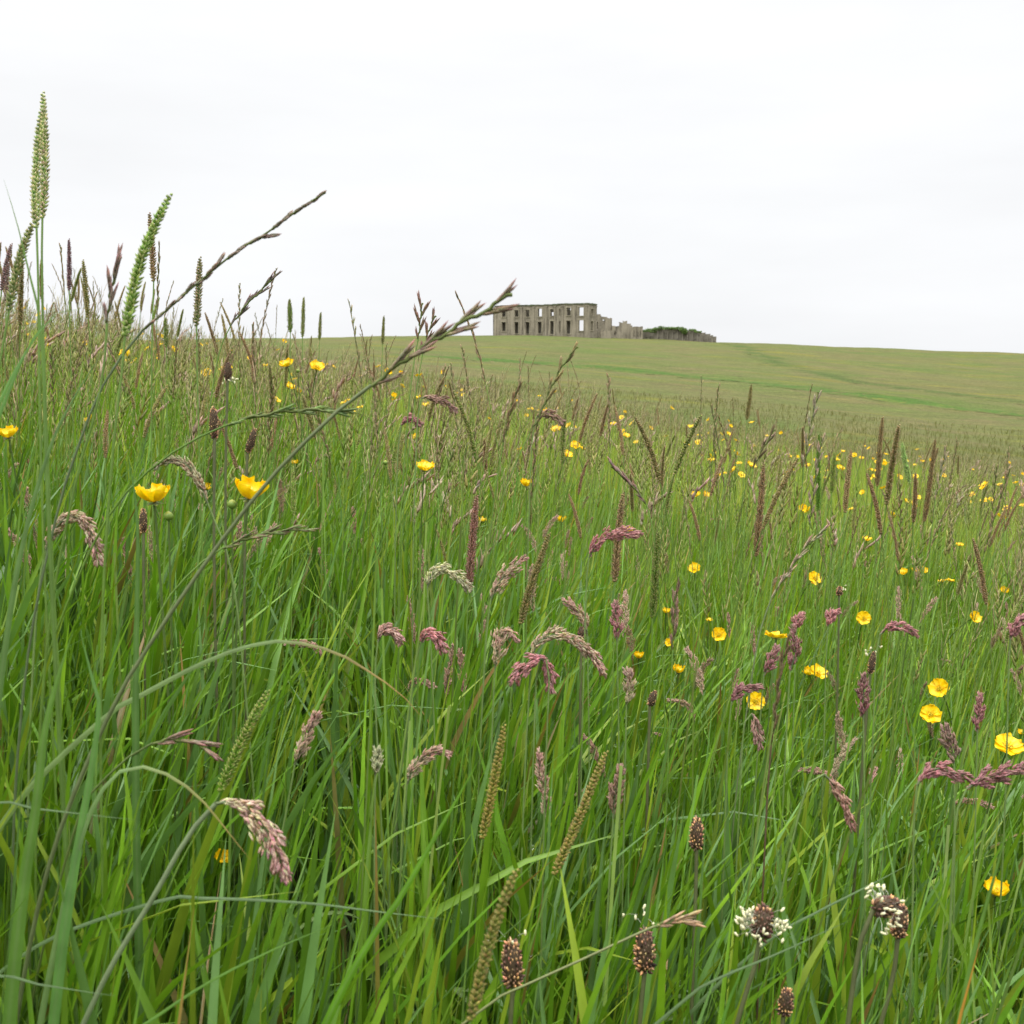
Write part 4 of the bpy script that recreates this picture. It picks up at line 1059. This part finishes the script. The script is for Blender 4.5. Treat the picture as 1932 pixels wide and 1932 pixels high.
buttercup("buttercup right of the reddish brown spike's tip", 909, 980, 17, (.2, -.3, 1), 2)
buttercup("narrow buttercup cup near the leaning purple ryegrass", 1059, 981, 14, (0, -.1, 1), 5)
buttercup("buttercup above the purple arched plume's tip", 1184, 999, 19, UP, 3)
buttercup("buttercup with petals askew left of the round open one", 1309, 1072, 23, (-.2, -.6, .7), 2)
buttercup("round flat buttercup facing the viewer on the mid right", 1538, 1089, 27, (.15, -1, .55), 0)
buttercup("round open buttercup right of the bright pink plume tip", 1630, 1166, 26, (-.2, -1, .5), 1)
buttercup("squarish buttercup right of the tall stems in the middle", 1356, 1197, 27, (-.1, -.9, .6), 2)
buttercup("drooping side-on buttercup with wide wing petals", 1465, 1196, 42, (.1, .1, 1), 1)
buttercup("big petalled half of the buttercup pair below the wing petalled one", 1546, 1267, 34, (.35, -.5, .8), 1)
buttercup("cupped left half of the buttercup pair", 1527, 1268, 19, (-.3, -.4, .9), 4)
buttercup("small cup buttercup beside a hooked plume, middle right", 1280, 1265, 17, (0, -.2, 1), 5)
buttercup("small buttercup crossed by a brown stem above the hooked plume", 1263, 1212, 17, (-.3, -.7, .6), 2)
buttercup("flat open five petalled buttercup beneath the bent brownish plume", 1426, 1322, 38, (.0, -1, .45), 0)
buttercup("tilted oval buttercup turned left, upper of the right edge pair", 1771, 1298, 37, (-.55, -.75, .5), 1)
buttercup("buttercup cut by a thin leaf, lower of the right edge pair", 1756, 1346, 39, (-.3, -.7, .7), 1)
buttercup("largest buttercup, folded, near the right edge above the crimson plume", 1905, 1405, 52, (.0, -.55, .9), 1)
buttercup("small buttercup cut off by the right edge above the largest one", 1928, 1381, 17, UP, 2)
buttercup("egg shaped buttercup with a leaf before it at lower right", 1880, 1678, 37, (-.1, -.35, .9), 4, [(1884, 1760)])
buttercup("pale yellow buttercup sunk deep among the lower left blades", 418, 1616, 23, (.3, -.7, .5), 3)
buttercup("half shut buttercup behind the wide open cup", 388, 918, 18, (.5, -.3, .8), 3)
buttercup("left one of three buttercups in a row at right", 1704, 1079, 17, (-.3, -.3, .9), 2)
buttercup("middle one of three buttercups in a row at right", 1727, 1076, 13, UP, 3)
buttercup("right one of three buttercups in a row at right", 1744, 1075, 15, (.1, -.7, .7), 2)
buttercup("left flower of a flat buttercup pair below the row of three", 1777, 1095, 15, (-.2, 0, 1), 1)
buttercup("right flower of a flat buttercup pair below the row of three", 1793, 1094, 16, (.2, 0, 1), 1)
buttercup("twin petalled buttercup below the flat pair at right", 1840, 1164, 24, (.3, -.8, .5), 2)
buttercup("orange yellow buttercup near the right edge above the twin petalled one", 1895, 1114, 16, (0, -.6, .8), 3)
buttercup("lone buttercup left of the tall brown spike's foot", 1652, 900, 15, (0, -.3, 1), 3)
buttercup("small buttercup high in the grass right of the askew one", 1257, 1153, 13, UP, 4)
buttercup("tiny cup buttercup above the hooked plume, far from others", 1205, 1238, 14, (0, -.2, 1), 5)
buttercup("small buttercup above the squarish one", 1338, 1169, 13, UP, 2)
buttercup("left flower of the upper middle right cluster", 1313, 932, 16, (-.2, -.5, .8), 2)
buttercup("right flower of the upper middle right cluster", 1334, 933, 15, (.2, -.5, .8), 2)
buttercup("buttercup between the dark green and the long brown spikes", 1515, 958, 14, (-.3, -.8, .5), 2)
buttercup("pair-headed buttercup right of the dark green spike", 1636, 1016, 17, UP, 2)
buttercup("buttercup on the right below the long slanting brown spike", 1811, 1027, 14, UP, 2)

# ------------------------------------------------------------------ broad single blades
BLG = "broad grass blades standing out of the sward"
def blade(label, pix, d, width, c0, ctip=None, tip_from=1.0, d1=None, face=(0.2, -.6, .8), fold=.22, name="grass_blade"):
    W = spine_from(pix, d, d1)
    n = 46
    seen = smooth_path(np.array(W), n)
    full = smooth_path(np.array(to_ground(list(W)))[::-1], 60)
    base = full[0]
    T = unit(np.gradient(full, axis=0)); side = np.cross(T, np.asarray(face, float))
    u = np.linspace(0, 1, 60)
    w = width / F * d * np.interp(u, [0, .2, .55, .8, .93, 1], [.55, .85, 1, .78, .42, .03])
    c = np.tile(np.asarray(c0), (60, 1)) * (1 + .12 * np.sin(u * 9 + random.random() * 6))[:, None]
    if ctip is not None:
        k = np.clip((u - tip_from) / .12, 0, 1)[:, None]; c = c * (1 - k) + np.asarray(ctip) * k
    root = MB(); ribbon(root, full, side, w, c, fold)
    o = root.build(name, M_BLADE, None, origin=base); o.location = base
    tag(o, label, "grass blade", BLG)
    note([(p[0], p[1]) for p in smooth_path(np.array([(*q, 0) for q in pix]), 12)], d, 5)
BLU = np.array([.095, .20, .050]); GRN = np.array([.070, .150, .020]); GRY = np.array([.13, .21, .085])
blade("long arching blade with an orange brown drooping tip in the lower left", [(795, 1352), (762, 1315), (725, 1286), (690, 1263), (640, 1234), (580, 1216), (520, 1210), (440, 1228), (360, 1262), (280, 1305), (200, 1352)], .5, 15, np.array([.125, .19, .06]), np.array([.34, .18, .06]), .88)
blade("grey green blade arching over the largest pink plume", [(472, 1622), (432, 1572), (385, 1514), (335, 1472), (285, 1450), (245, 1448), (205, 1474), (165, 1548), (125, 1690)], .42, 14, np.array([.13, .21, .075]), np.array([.28, .19, .05]), .88)
blade("broad bluish blade with a bent joint at lower left", [(152, 1195), (174, 1280), (187, 1335), (174, 1442), (147, 1598), (116, 1800)], .42, 24, BLU * 1.05)
blade("broadest pale blade at the bottom left corner", [(138, 1190), (107, 1286), (84, 1383), (67, 1529), (43, 1685), (17, 1930)], .40, 30, np.array([.10, .20, .035]))
blade("wide bluish blade sweeping up from the left edge", [(92, 596), (62, 640), (36, 692), (14, 745), (-14, 815), (-60, 930)], .42, 22, BLU * 1.1)
blade("tall thin blade against the sky at the left edge", [(7, 338), (20, 380), (32, 420), (55, 515), (73, 590), (82, 700), (86, 830)], .5, 9, np.array([.11, .19, .045]))
blade("bluish blade bent right below the skyline spikes", [(156, 582), (132, 578), (108, 590), (80, 618), (52, 660), (28, 700), (-12, 790)], .46, 15, BLU * 1.1)
blade("straight blade slanting right through the left grass", [(200, 655), (168, 704), (138, 753), (101, 827), (69, 924), (45, 1018), (20, 1150)], .5, 14, np.array([.09, .16, .05]))
blade("upright flat blade below the wide open cup buttercup", [(241, 858), (254, 930), (260, 1010), (259, 1110), (257, 1230), (256, 1340)], .48, 17, np.array([.075, .155, .035]))
blade("bright green blade slanting up from the bottom left of center", [(906, 1430), (858, 1515), (806, 1606), (775, 1660), (743, 1713), (700, 1772), (615, 1932)], .40, 20, np.array([.085, .20, .012]))
blade("pale blade lying level across the dark hollow", [(842, 1735), (720, 1721), (600, 1706), (480, 1698), (375, 1695), (300, 1700)], .47, 9, GRY * .8)
blade("thin blade slanting right over the egg shaped buttercup's left", [(1722, 1627), (1670, 1655), (1610, 1686), (1540, 1722), (1450, 1775)], .6, 8, GRY * .8)
blade("grey blade slanting below the cream ringed ribwort", [(1606, 1736), (1550, 1760), (1504, 1783), (1430, 1815), (1365, 1842), (1300, 1880)], .45, 9, GRY * .75)
blade("level grey green blade from the left edge, upper", [(256, 1547), (200, 1541), (139, 1534), (60, 1525), (-20, 1515)], .42, 10, GRY * .75)
blade("level grey green blade from the left edge, lower", [(218, 1879), (160, 1871), (104, 1862), (40, 1852), (-20, 1840)], .38, 12, GRY * .75)
blade("broad green blade rising at the bottom right of the ribworts", [(1905, 1545), (1880, 1640), (1852, 1740), (1825, 1850), (1805, 1960)], .45, 16, np.array([.09, .18, .03]))
blade("yellowing blade tip at the bottom right corner", [(1850, 1770), (1838, 1820), (1822, 1880), (1805, 1950)], .42, 14, np.array([.16, .20, .04]), np.array([.42, .20, .03]), .75)
blade("broad upright green blade left of the cream ringed ribwort", [(1420, 1760), (1400, 1830), (1375, 1890), (1355, 1970)], .46, 15, np.array([.07, .17, .02]))
blade("slanting pale blade from lower left corner to the dark hollow", [(640, 1740), (520, 1790), (400, 1850), (300, 1915), (220, 1980)], .40, 10, GRN * 1.1)

# ------------------------------------------------------------------ further stalks of the same kinds
for hx in range(940, 1340, 14):                       # nothing stands before the ruins
    for hy in range(578, 640, 14): HEADS.append((hx, hy, 300, 9))
RES = 4
def clear_map():
    """for every patch of the view, the distance up to which it should stay open"""
    n = 1932 // RES; m = np.zeros((n, n), np.float32)
    for (hx, hy, hd, hr) in HEADS:
        r = hr + 2.5
        x0, x1, y0, y1 = [int(np.clip(v / RES, 0, n)) for v in (hx - r, hx + r + RES, hy - r, hy + r + RES)]
        m[y0:y1, x0:x1] = np.maximum(m[y0:y1, x0:x1], hd)
    return m
CLEAR = clear_map()
def blocks(P, guard=1.0):
    """True where points stand in front of something that shows in the photograph"""
    px, py, d = project(P)
    n = CLEAR.shape[0]
    ix = (px / RES).astype(int); iy = (py / RES).astype(int)
    ok = (ix >= 0) & (ix < n) & (iy >= 0) & (iy < n) & (d > 0)
    return ok & (d < CLEAR[np.clip(iy, 0, n - 1), np.clip(ix, 0, n - 1)] - .008)
def scatter(n, y0, y1, tmax=.62, power=1.0, left=0.0):
    """random spots in the view's fan, denser towards y0; left > 0 favours the left side"""
    out = np.zeros((0, 2))
    while len(out) < n:
        u = rng.uniform(0, 1, n * 2)
        y = y0 * (y1 / y0) ** (u ** power)
        t = rng.uniform(-tmax, tmax, n * 2)
        if left:
            keep = rng.uniform(0, 1, n * 2) < .5 - left * t
            y, t = y[keep], t[keep]
        out = np.vstack([out, np.stack([t * (y + .15), y], 1)])
    return out[:n]
def proto_head(kind, seed):
    r = np.random.default_rng(seed)
    H = r.uniform(.40, .56); lean = r.uniform(.01, .07); hl = {'dogstail_stalk': .055, 'ryegrass_stalk': .105, 'velvet_stalk': .06}[kind] * r.uniform(.8, 1.2)
    z = np.linspace(0, 1, 22); cur = lean * z ** 2.2
    P = np.stack([cur, .01 * np.sin(z * 4 + seed), z * H], 1)
    T = unit(P[-1] - P[-3])
    if kind == 'velvet_stalk':
        a = np.linspace(0, 1, 8)[1:, None]; droop = r.choice([0.0, .4, 1.0, 1.5])
        top = P[-1] + T * hl * a * (1 - .3 * droop * a) + np.array([1, 0, -.35]) * hl * .55 * droop * a ** 2
    else:
        a = np.linspace(0, 1, 8)[1:, None]; top = P[-1] + T * hl * a + np.array([1, 0, -.1]) * hl * r.uniform(0, .22) * a ** 2
    ms, mh = MB(), MB()
    sc_ = GREEN * r.uniform(.9, 1.15) + PALE * .1 + BROWN * r.uniform(0, .25)
    tube(ms, P, np.linspace(.0009, .0005, 22), sc_, 5)
    sp = np.vstack([P[-1:], top])
    if kind == 'dogstail_stalk':
        mixb = r.uniform(0, 1); head_dogstail(mh, sp, .0062, GREEN * 1.35 * (1 - mixb) + np.array([.20, .145, .06]) * mixb, PURPLE * .6 + BROWN * .6, r=r)
    elif kind == 'ryegrass_stalk':
        mixb = r.uniform(0, 1); head_rye(mh, sp, .85, np.array([.17, .19, .075]) * (1 - mixb) + np.array([.26, .19, .11]) * mixb, PURPLE * .6 + STRAW * .35, spread=r.uniform(.12, .26), r=r)
    else:
        mixb = r.uniform(0, 1); head_fog(mh, sp, r.uniform(.008, .012), CREAM * (1 - mixb * .8) + PK * .8 * mixb, PK * .75 + CREAM * .25, r=r, n=22)
    return ms, mh
GRP = {'dogstail_stalk': DG, 'ryegrass_stalk': RG, 'velvet_stalk': VG}
NEARLAB = {'dogstail_stalk': "slim comb-like seed spike among the nearer meadow grass", 'ryegrass_stalk': "thin stalk with alternate flat spikelets in the nearer meadow grass", 'velvet_stalk': "soft pinkish plume on a pale stem in the nearer meadow grass"}
FARLAB = {'dogstail_stalk': "small narrow brown green spike in the mid-distance seed heads", 'ryegrass_stalk': "small zigzag brown ear in the mid-distance seed heads", 'velvet_stalk': "small pink plume in the mid-distance seed heads"}
for ki, kind in enumerate(('dogstail_stalk', 'ryegrass_stalk', 'velvet_stalk')):
    protos = []
    for v in range(9):
        ms, mh = proto_head(kind, 300 + 40 * ki + v)
        sm, hm = ms.data("stem", M_STEM), mh.data("seed_head", M_HEAD)
        both = ms.data(kind, M_STEM); both.materials.append(M_HEAD)
        # one mesh of stem and head for the far copies
        allm = MB()
        for src in (ms, mh):
            o0 = allm.n
            for vv, cc in zip(src.v, src.c): allm.v.append(vv); allm.c.append(cc)
            for tt in src.t: allm.t.append(tt + o0)
            for qq in src.q: allm.q.append(qq + o0)
            allm.n += src.n
        bpy.data.meshes.remove(both)
        protos.append((sm, hm, allm.data(kind, M_HEAD)))
    n_hero = {'dogstail_stalk': 29, 'ryegrass_stalk': 20, 'velvet_stalk': 38}[kind]
    want = 300 - n_hero; done = 0
    spots = scatter(1400, (1.0, 1.1, .9)[ki], (4.6, 5.2, 4.0)[ki], .56, 1.0)
    for (x, y) in spots:
        if done >= want: break
        z = float(ground(x, y))
        sm, hm, am = protos[int(rng.integers(9))]
        s = rng.uniform(.85, 1.12) * (1.0 if x > -.4 else 1.08)
        yaw = rng.uniform(0, 6.28); tilt = rng.normal(0, .05); roll = rng.normal(.03, .055)
        if kind == 'velvet_stalk': s *= .70
        M = Matrix.Translation((x, y, z - .01)) @ Matrix.Rotation(roll, 4, 'Y') @ Matrix.Rotation(tilt, 4, 'X') @ Matrix.Rotation(yaw, 4, 'Z') @ Matrix.Scale(s, 4)
        top = np.array([M @ Vector((.06, 0, q)) for q in (.3, .38, .45, .52)])
        if (y < 2.2 or abs(x / y - .08) < .14) and blocks(top, 1.0).any(): continue
        if y < 1.3 and rng.uniform() < .45: continue
        if y < 1.9:
            root = empty(kind); root.matrix_world = M
            child("stem", sm, root, Matrix()); child("seed_head", hm, root, Matrix())
            tag(root, NEARLAB[kind], "grass stalk", GRP[kind])
        else:
            o = bpy.data.objects.new(kind, am); COL.objects.link(o); o.matrix_world = M
            tag(o, FARLAB[kind], "grass stalk", GRP[kind])
        done += 1

# small buttercups further off
far_me = []
for v in range(6):
    r = np.random.default_rng(900 + v); mb = MB()
    H = r.uniform(.37, .45); ln = r.uniform(-.05, .05)
    z = np.linspace(0, 1, 10)
    P = np.stack([ln * z ** 2, .02 * z ** 2, z * H], 1); tube(mb, P, .0010, np.array([.11, .17, .045]), 4)
    ax = Vector(unit([r.normal(0, .3), r.uniform(-1.0, -.1), .9])); Mx = np.array(axis_matrix(ax, r.uniform(0, 6)).to_3x3())
    V, Q, C = PET[int(r.integers(0, 5))]
    for k in range(5):
        a = k * 2 * np.pi / 5; Rz = np.array([[math.cos(a), -math.sin(a), 0], [math.sin(a), math.cos(a), 0], [0, 0, 1]])
        mb.add((V @ Rz.T) @ Mx.T + P[-1], None, Q, C)
    add_stamens(mb, .0125, P[-1], Mx, 16, r)
    far_me.append(mb.data("buttercup", M_PETAL))
nb = 0
FARB = [(-.5, -.1, "small yellow buttercup among the skyline stalks on the left"), (-.1, .12, "small yellow buttercup in the middle of the seed head haze"), (.12, .6, "small yellow buttercup in the flowery patch on the far right slope")]
for (x, y) in scatter(900, 2.8, 10.5, .52, 1.05, -.6):
    if nb >= 249: break
    z = float(ground(x, y)); s = rng.uniform(1.0, 1.3)
    if y < 3.6 and rng.uniform() < .4: continue
    o = bpy.data.objects.new("buttercup", far_me[int(rng.integers(6))]); COL.objects.link(o)
    o.matrix_world = Matrix.Translation((x, y, z)) @ Matrix.Rotation(rng.normal(0, .9), 4, 'Z') @ Matrix.Rotation(rng.normal(0, .1), 4, 'Y') @ Matrix.Scale(s, 4)
    t = x / y
    lab = next((l for a, b, l in FARB if a <= t < b), FARB[2][2])
    tag(o, lab, "buttercup", BG); nb += 1
    fx, fy, fd = project(np.array(o.matrix_world @ Vector((0, 0, .41))))
    HEADS.append((float(fx), float(fy), float(fd), 9 / max(1, fd / 3)))
CLEAR = clear_map()

# ------------------------------------------------------------------ the sward
def blades(mb, XY, L, w, phi, th0, bend, S, c_base, c_tip, guard=False, const=False, fold=0.0, keepout=.40, rec=None):
    N = len(XY)
    Z = ground(XY[:, 0], XY[:, 1]) - .01
    s = np.linspace(0, 1, S + 1)
    th = th0[:, None] + bend[:, None] * (s[None, :] ** 1.6)
    step = (L / S)[:, None]
    mid = (th[:, 1:] + th[:, :-1]) / 2
    h = np.concatenate([np.zeros((N, 1)), np.cumsum(np.sin(mid) * step, 1)], 1)
    z = np.concatenate([np.zeros((N, 1)), np.cumsum(np.cos(mid) * step, 1)], 1)
    P = np.stack([XY[:, :1] + h * np.cos(phi)[:, None], XY[:, 1:] + h * np.sin(phi)[:, None], Z[:, None] + z], -1)
    if guard:
        flat = P.reshape(-1, 3)
        px, py, d = project(flat)
        bad = ((d < keepout) & (px > -80) & (px < 2010) & (py > -50) & (py < 2000)).reshape(N, -1).any(1)
        mids = np.concatenate([P, (P[:, 1:] + P[:, :-1]) / 2], 1)
        q3 = np.concatenate([mids, P[:, :-1] * .75 + P[:, 1:] * .25, P[:, :-1] * .25 + P[:, 1:] * .75], 1)
        b2 = blocks(q3.reshape(-1, 3)).reshape(N, -1).any(1)
        ok = ~(bad | b2)
        P = P[ok]; w = w[ok]; phi = phi[ok]; c_base = c_base[ok]; c_tip = c_tip[ok]; N = len(P)
    if rec is not None: rec.append(P)
    tw = rng.normal(0, .7, N)
    sd = np.stack([-np.sin(phi + tw), np.cos(phi + tw), np.zeros(N)], 1)
    T = unit(np.gradient(P, axis=1))
    U = sd[:, None] - T * (sd[:, None] * T).sum(-1, keepdims=True); U = unit(U)
    pr = np.ones(S + 1) if const else np.interp(s, [0, .15, .5, .8, .93, 1], [.65, .9, 1, .7, .36, .03])
    W = w[:, None, None] * pr[None, :, None] * .5
    if fold:
        Vn = np.cross(T, U)
        vs = np.stack([P - U * W, P - Vn * W * fold, P + U * W], 2); K = 3
    else:
        vs = np.stack([P - U * W, P + U * W], 2); K = 2
    base = (np.arange(N) * (S + 1) * K)[:, None, None]
    i = np.arange(S)[:, None]; j = np.arange(K - 1)[None, :]
    q = np.stack([i * K + j, i * K + j + 1, (i + 1) * K + j + 1, (i + 1) * K + j], -1).reshape(1, -1, 4)
    Q = (q + base).reshape(-1, 4)
    f = s[None, :, None, None] ** 1.5
    C = c_base[:, None, None, :] * (1 - f) + c_tip[:, None, None, :] * f
    C = np.broadcast_to(C, (N, S + 1, K, 3))
    mb.add(vs.reshape(-1, 3), None, Q, C.reshape(-1, 3))
    return P

def sward_colors(n, dry=0.022):
    a = rng.uniform(0, 1, (n, 1)); b = rng.uniform(0, 1, (n, 1))
    c = np.array([[.100, .215, .010]]) * (1 - a) + np.array([[.165, .280, .014]]) * a
    c = np.where(b > .72, np.array([[.125, .225, .050]]), c)          # bluish leaves
    c = np.where(b < .14, np.array([[.23, .30, .022]]), c)             # yellow green leaves
    c = c * (1 + rng.normal(0, .18, (n, 1)))
    tip = c * np.array([[1.1, 1.05, 1.0]])
    dead = rng.uniform(0, 1, (n, 1)) < dry
    tip = np.where(dead, np.array([[.32, .17, .05]]) * rng.uniform(.6, 1.2, (n, 1)), tip)
    straw = rng.uniform(0, 1, (n, 1)) < dry * .22
    c = np.where(straw, np.array([[.30, .24, .09]]), c); tip = np.where(straw, np.array([[.30, .22, .09]]), tip)
    return np.clip(c, .01, .6), np.clip(tip, .01, .6)
def fan(n, y0, y1, tmax):
    """uniform per square metre over the fan between two depths"""
    y = np.sqrt(rng.uniform(y0 ** 2, y1 ** 2, n)); t = rng.uniform(-tmax, tmax, n)
    return np.stack([t * (y + .25), y], 1)
REC = []
HOL = (-.205, .90)         # a hollow cleared through the tall grass so a dark gap shows
def near_grass():
    mb = MB()
    # leaves around and before the camera
    for (n, y0, y1, lens, wid, S, fold) in (
            (24000, .12, 1.5, (.20, .42), (.0034, .0082), 8, .35), (10000, .10, 1.5, (.16, .38), (.0014, .0030), 7, .25),
            (42000, 1.5, 3.2, (.20, .42), (.0028, .0062), 6, .35), (18000, 1.5, 3.2, (.18, .42), (.0013, .0026), 6, 0)):
        XY = fan(n, y0, y1, .85)
        tall = 1 + .22 * np.clip(-XY[:, 0] / .5, -.4, 1)
        L = rng.uniform(*lens, n) * tall
        w = rng.uniform(*wid, n)
        phi = np.where(rng.uniform(0, 1, n) < .5, rng.normal(.05, .75, n), rng.uniform(0, 2 * np.pi, n))
        hol = np.exp(-(((XY[:, 0] - HOL[0] * XY[:, 1]) / (.085 * XY[:, 1])) ** 4 + ((XY[:, 1] - HOL[1]) / .42) ** 4))
        keep = rng.uniform(0, 1, n) > hol * .88
        XY = XY[keep]; n = len(XY); L = L[keep]; w = w[keep]; phi = phi[keep]
        th0 = np.abs(rng.normal(.06, .13, n)); bend = np.abs(rng.normal(.22, .36, n)) + (rng.uniform(0, 1, n) < .10) * rng.uniform(.6, 1.4, n)
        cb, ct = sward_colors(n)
        if y1 < 2:                                   # leaf colours darkened and cooled to paint in shade deep in near grass
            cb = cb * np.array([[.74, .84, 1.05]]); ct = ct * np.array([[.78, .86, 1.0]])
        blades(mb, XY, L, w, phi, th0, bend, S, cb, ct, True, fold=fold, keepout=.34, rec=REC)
    # bare flowering stems
    n = 5200
    XY = fan(n, .5, 3.2, .8)
    c = vary(GREEN * .9 + PALE * .3, n, .2); 
    blades(mb, XY, rng.uniform(.30, .50, n), rng.uniform(.0011, .0020, n), rng.normal(.1, .8, n), np.abs(rng.normal(.05, .08, n)), np.abs(rng.normal(.15, .15, n)), 6, c, c * .95 + BROWN * .1, True, const=True, keepout=.5)
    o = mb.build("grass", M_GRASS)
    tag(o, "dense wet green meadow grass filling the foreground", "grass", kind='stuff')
near_grass()
def mid_grass():
    mb = MB()
    for (n, y0, y1, lens, wid, S) in ((110000, 3.2, 7, (.20, .40), (.0018, .0040), 4), (150000, 7, 16, (.2, .42), (.003, .006), 3), (60000, 16, 46, (.25, .45), (.008, .016), 2)):
        XY = fan(n, y0, y1, .68)
        L = rng.uniform(*lens, n); w = rng.uniform(*wid, n)
        phi = rng.uniform(0, 6.28, n); th0 = np.abs(rng.normal(.06, .10, n)); bend = np.abs(rng.normal(.2, .3, n))
        cb, ct = sward_colors(n, .08)
        blades(mb, XY, L, w, phi, th0, bend, S, cb * 1.1, ct * .95 + np.array([.125, .105, .030]), True, keepout=.5)
    o = mb.build("grass", M_GRASS)
    tag(o, "green and brown meadow grass stretching away to the dip", "grass", kind='stuff')
mid_grass()
def far_grass():
    mb = MB(); n = 26000
    y = 46 * (120 / 46) ** rng.uniform(0, 1, n); t = rng.uniform(-.62, .62, n)
    XY = np.stack([t * y, y], 1)
    near_path = np.min(np.linalg.norm(XY[:, None] - TRACKS[None, ::6], axis=-1), 1) < 7
    XY = XY[~near_path]; y = y[~near_path]; n = len(XY)
    L = rng.uniform(.3, .6, n); w = y * .0005 * rng.uniform(.5, 1.2, n)
    c = vary([.125, .135, .036], n, .15)
    blades(mb, XY, L, w, rng.uniform(0, 6.28, n), np.abs(rng.normal(.1, .2, n)), np.abs(rng.normal(.3, .3, n)), 2, c, vary([.16, .15, .05], n, .15))
    o = mb.build("grass", M_GRASS)
    tag(o, "olive grass tufts over the far hillside", "grass", kind='stuff')
far_grass()

def seed_rest():
    """the uncounted remainder of each kind of seed head, further off than the single stalks"""
    for (name, lab, n, cols, hl, wid, K, spread) in (
            ("dogstail_stalk", "haze of narrow brown green spikes over the middle meadow", 14000, ([.27, .36, .09], [.38, .32, .13]), .06, .0055, 8, .45),
            ("ryegrass_stalk", "haze of thin zigzag brown ears over the middle meadow", 11000, ([.38, .38, .18], [.46, .34, .23]), .11, .0030, 8, .25),
            ("velvet_stalk", "haze of small pink plumes over the middle meadow", 1500, ([.52, .42, .30], [.52, .34, .29]), .065, .009, 9, .5),
            ):
        mb = MB()
        XY = np.vstack([fan(int(n * .62), 1.3, 5.0, .66), fan(int(n * .45), 4.6, 15, .66)]); n = len(XY)
        # thin out with distance so that every band of the picture holds about as many
        keep = rng.uniform(0, 1, n) < np.clip(6.0 / XY[:, 1], .3, 1); XY = XY[keep]; n = len(XY)
        L = rng.uniform(.32, .50, n); phi = rng.normal(.1, 1.0, n)
        c = vary(GREEN * 1.15 + STRAW * .22, n, .2)
        zt = ground(XY[:, 0], XY[:, 1])[:, None] + np.linspace(.2, .68, 14)[None]
        PP = np.stack([np.repeat(XY[:, :1], 14, 1) + .02, np.repeat(XY[:, 1:], 14, 1), zt], -1)
        kk = ~blocks(PP.reshape(-1, 3)).reshape(n, -1).any(1); XY = XY[kk]; n = len(XY); L = L[kk]; phi = phi[kk]; c = c[kk]
        P = blades(mb, XY, L, XY[:, 1] * .00016 + .0008, phi, np.abs(rng.normal(.04, .06, n)), np.abs(rng.normal(.08, .11, n)), 4, c, c * .8 + STRAW * .25, const=True)
        tip = P[:, -1]; T = unit(P[:, -1] - P[:, -2])
        m = rng.uniform(0, 1, (n, 1)); base_c = np.array(cols[0]) * (1 - m) + np.array(cols[1]) * m
        far = np.clip(XY[:, 1] / 7, .8, 1.35)
        bendv = np.stack([np.cos(phi), np.sin(phi), np.full(n, -.5)], 1) * (.55 if name == "velvet_stalk" else .08)
        hls = hl * rng.uniform(.7, 1.25, n)
        for k in range(K):
            s = k / K
            p = tip + (T * (1 - .4 * s * (name == "velvet_stalk"))[:, None] if False else T) * (hls * s)[:, None] + bendv * (hls * s * s)[:, None]
            sd = unit(rng.normal(size=(n, 3))) if name == "velvet_stalk" else np.stack([np.full(n, 1. if k % 2 else -1.), rng.normal(0, .6, n), np.zeros(n)], 1)
            D = T + bendv * 1.2 * s + sd * spread * .75 * rng.uniform(.5, 1.2, (n, 1))
            cc = base_c * (1 + rng.normal(0, .2, (n, 1)))
            spindles(mb, p, D, hls * (.30 if name != "velvet_stalk" else .34), wid * far * (1 - .5 * s), wid * far * .6, np.clip(cc, .01, .6), np.clip(cc * .95 + PURPLE * .03, .01, .6), None, 3)
        o = mb.build(name, M_HEAD)
        tag(o, lab, "grass stalks", GRP[name], kind='stuff')
seed_rest()

# ------------------------------------------------------------------ dew on the leaves
def dew():
    P = np.concatenate([r[:, 1:-1].reshape(-1, 3) for r in REC])
    k = rng.choice(len(P), 6000, replace=False); P = P[k]
    P = P[(P[:, 2] > ground(P[:, 0], P[:, 1]) + .10)]
    mb = MB()
    a = np.arange(8) / 8 * 2 * np.pi
    rings = [(-.92, .38), (-.55, .83), (0, 1.0), (.55, .83), (.92, .38)]
    for p in P:
        rad = rng.uniform(.0008, .0017)
        V = [p + np.array([0, 0, -rad])] + [p + rad * np.array([math.cos(t) * rr, math.sin(t) * rr, z]) for z, rr in rings for t in a] + [p + np.array([0, 0, rad])]
        T = [(0, 1 + (j + 1) % 8, 1 + j) for j in range(8)] + [(33 + j, 33 + (j + 1) % 8, 41) for j in range(8)]
        Q = [(1 + i * 8 + j, 1 + i * 8 + (j + 1) % 8, 9 + i * 8 + (j + 1) % 8, 9 + i * 8 + j) for i in range(4) for j in range(8)]
        mb.add(V, T, Q, (1, 1, 1))
    o = mb.build("dew_drops", M_DEW)
    tag(o, "tiny clear dewdrops beading on the grass leaves", "dew", kind='stuff')
dew()
